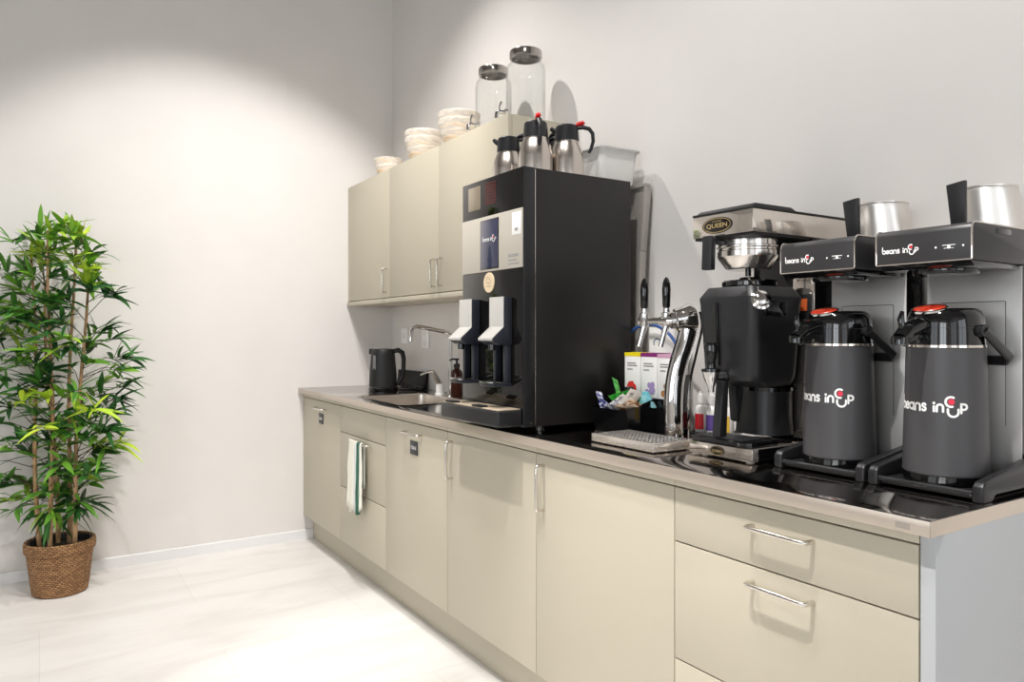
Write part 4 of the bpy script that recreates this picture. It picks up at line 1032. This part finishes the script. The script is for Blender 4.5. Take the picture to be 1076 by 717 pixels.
# leaf clusters: (dx, z) spread within the silhouette, random depth
def outline(z):
    tbl = [(.34, .10, .10), (.45, .24, .20), (.60, .33, .28), (.80, .34, .33), (1.0, .33, .36), (1.15, .33, .34), (1.3, .33, .30), (1.45, .33, .27), (1.6, .30, .20), (1.74, .22, .14)]
    for a, b_ in zip(tbl, tbl[1:]):
        if a[0] <= z <= b_[0]:
            s_ = (z - a[0]) / (b_[0] - a[0]); return a[1] + (b_[1] - a[1]) * s_, a[2] + (b_[2] - a[2]) * s_
    return .2, .15
def leaf(b, tints, base, d, L, w, tint, droop):
    d = d.normalized(); side = d.cross(Vector((0, 0, 1)))
    if side.length < .05: side = Vector((1, 0, 0))
    side.normalize(); side = (Matrix.Rotation(rnd.uniform(-.7, .7), 3, d) @ side)
    nrm = side.cross(d); rows = []; n = 6
    for i in range(n + 1):
        s_ = i / n; wd = w * (.22 + 1.5 * s_) if s_ < .3 else w * .67 * 1.0
        wd = w * (math.sin(PI * min(1, s_ ** .72)) ** .8) + .0006
        p = base + d * L * s_ - Vector((0, 0, 1)) * droop * L * s_ * s_
        rows.append([b.bm.verts.new(p - side * wd / 2 + nrm * wd * .12), b.bm.verts.new(p), b.bm.verts.new(p + side * wd / 2 + nrm * wd * .12)]); tints += [tint] * 3
    for A, B in zip(rows, rows[1:]):
        b.bm.faces.new((A[0], A[1], B[1], B[0])); b.bm.faces.new((A[1], A[2], B[2], B[1]))
lb = [MB() for _ in canes]; lt = [[] for _ in canes]; tw = MB()
NCL = 190
for q_ in range(NCL):
    z = .36 + (1.74 - .36) * ((q_ + rnd.random()) / NCL)
    lo, ro = outline(z)
    u = rnd.uniform(-1, 1); ax = (u * lo if u < 0 else u * ro); 
    lat = Vector((.8419, -.5396, 0)); dep = Vector((.5396, .8419, 0))
    md = .15 * (1 - .3 * abs(u)); dd = rnd.uniform(-1.5, .75) * md
    pos = Vector((PX, PY, z)) + lat * ax * .86 + dep * dd
    pos.y = min(pos.y, YB - .06)
    ci = min(range(len(axes)), key=lambda i: (min((Vector((p.x, p.y, 0)) - Vector((pos.x, pos.y, 0))).length for p in axes[i])) + rnd.uniform(0, .08))
    P = axes[ci]; zz = max(.42, z - rnd.uniform(.03, .12)); s_ = min(max((zz - P[0].z) / (P[-1].z - P[0].z), 0), 1) * (len(P) - 1); i0 = min(int(s_), len(P) - 2); src = P[i0].lerp(P[i0 + 1], s_ - i0)
    mid = src.lerp(pos, .55) + Vector((0, 0, .02))
    tw.tube([src, mid, pos], [.0022, .0017, .0012], 5)
    out = (pos - src); out = out.normalized() if out.length > .02 else Vector((rnd.uniform(-1, 1), rnd.uniform(-1, 0), .4)).normalized()
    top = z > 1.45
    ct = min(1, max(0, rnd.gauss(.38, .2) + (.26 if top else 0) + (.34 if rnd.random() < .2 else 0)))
    for n_ in range(rnd.randint(6, 9)):
        d = (out * .55 + Vector((rnd.uniform(-1, 1), rnd.uniform(-1, 1), rnd.uniform(-.45, .95 if top else .6)))).normalized()
        L = rnd.uniform(.09, .16)
        if pos.y + d.y * L > YB - .012: d.y = -abs(d.y)
        leaf(lb[ci], lt[ci], pos - out * rnd.uniform(0, .05), d, L, rnd.uniform(.018, .029), min(1, max(0, ct + rnd.uniform(-.15, .15))), rnd.uniform(.05, .5))
for b, tt in zip(lb, lt): b.done('foliage', M['leaf'], t, tint=tt, sharp=90)
tw.done('twigs', M['twig'], t)

# ------------------------------------------------------------------ light
def spot(name, loc, tgt, power, ang=100, blend=.35, r=.035, col=(1, .93, .85)):
    l = bpy.data.lights.new(name, 'SPOT'); l.energy = power; l.spot_size = R(ang); l.spot_blend = blend; l.shadow_soft_size = r; l.color = col
    o = bpy.data.objects.new(name, l); C.objects.link(o); o.location = loc
    o.rotation_euler = (Vector(tgt) - Vector(loc)).to_track_quat('-Z', 'Y').to_euler(); return o
COOL = (.92, .96, 1.0)
SP = (1, .972, .945)
spot('ceiling_or_fill_spot', (.80, 2.2, 3.65), (.78, 4.36, .50), 170, 70, .40, col=SP)
spot('ceiling_or_fill_spot', (.45, 1.5, 3.65), (.80, 4.36, .15), 70, 44, 1, col=SP)  # added fill that evens out the lower back wall
spot('ceiling_or_fill_spot', (1.0, 3.05, 3.65), (1.0, 3.05, 0), 125, 108, .7, col=SP)
spot('ceiling_or_fill_spot', (.25, 1.95, 3.65), (1.2, 2.0, .6), 210, 42, .5, col=SP)
spot('ceiling_or_fill_spot', (.15, .80, 3.65), (1.2, .85, .6), 330, 44, .5, col=SP)
spot('ceiling_or_fill_spot', (.55, 1.2, 3.65), (1.0, 1.2, 0), 100, 120, .6, col=SP)
spot('ceiling_or_fill_spot', (-1.1, 2.2, 3.65), (-.6, 2.4, 0), 100, 90, .7, col=SP)
spot('ceiling_or_fill_spot', (-2.9, .6, 3.65), (-4.2, .6, 1.0), 130, 90, .8, col=SP)  # added washer, brightens the unseen left wall for the metal reflections
spot('ceiling_or_fill_spot', (-1.2, -1.6, 3.65), (-1.2, -3.6, 1.0), 130, 100, .8, col=SP)  # added washer on the wall behind the camera, for brighter steel
spot('ceiling_or_fill_spot', (-3.0, -2.2, 3.65), (-4.2, -2.4, 1.0), 130, 100, .8, col=SP)  # added washer for the unseen wall's near end, mirrored in the metals
def area(name, loc, rot, sx, sy, power, col):
    l = bpy.data.lights.new(name, 'AREA'); l.shape = 'RECTANGLE'; l.size = sx; l.size_y = sy; l.energy = power; l.color = col
    o = bpy.data.objects.new(name, l); C.objects.link(o); o.location = loc; o.rotation_euler = rot; return o
area('window_daylight', (XL - .25, -1.5, 1.8), (0, -PI / 2, 0), 2.1, 2.1, 85, COOL)
area('window_daylight', (XL - .25, 1.3, 1.8), (0, -PI / 2, 0), 2.1, 2.1, 25, COOL)
area('window_daylight', (-2.3, YF - .25, 1.7), (PI / 2, 0, 0), 2.1, 2.3, 20, COOL)
area('window_daylight', (.4, YF - .25, 1.7), (PI / 2, 0, 0), 1.9, 2.3, 35, COOL)
# small blue indicator dot that an appliance throws on the floor
l = spot('indicator_beam', (1.345, 2.52, .14), (1.318, 2.50, 0), .06, 16, .5, .003, (.3, .3, 1))

w = bpy.data.worlds.new('world'); bpy.context.scene.world = w; w.use_nodes = True
bg = w.node_tree.nodes['Background']; bg.inputs[0].default_value = lin((214, 226, 240)); bg.inputs[1].default_value = .3

# ------------------------------------------------------------------ camera
cd = bpy.data.cameras.new('camera'); co = bpy.data.objects.new('camera', cd); C.objects.link(co)
cd.sensor_width = 36; cd.lens = 774.77 / 1076 * 36; cd.clip_start = .02
co.location = (0, 0, 1.2254); co.rotation_euler = (PI / 2, 0, -.5699)
cd.shift_y = (350.17 - 358.5) / 1076
sc_ = bpy.context.scene; sc_.camera = co
sc_.view_settings.view_transform = 'Standard'; sc_.view_settings.look = 'None'; sc_.view_settings.gamma = 1; sc_.view_settings.use_curve_mapping = False
sc_.view_settings.exposure = 0.0
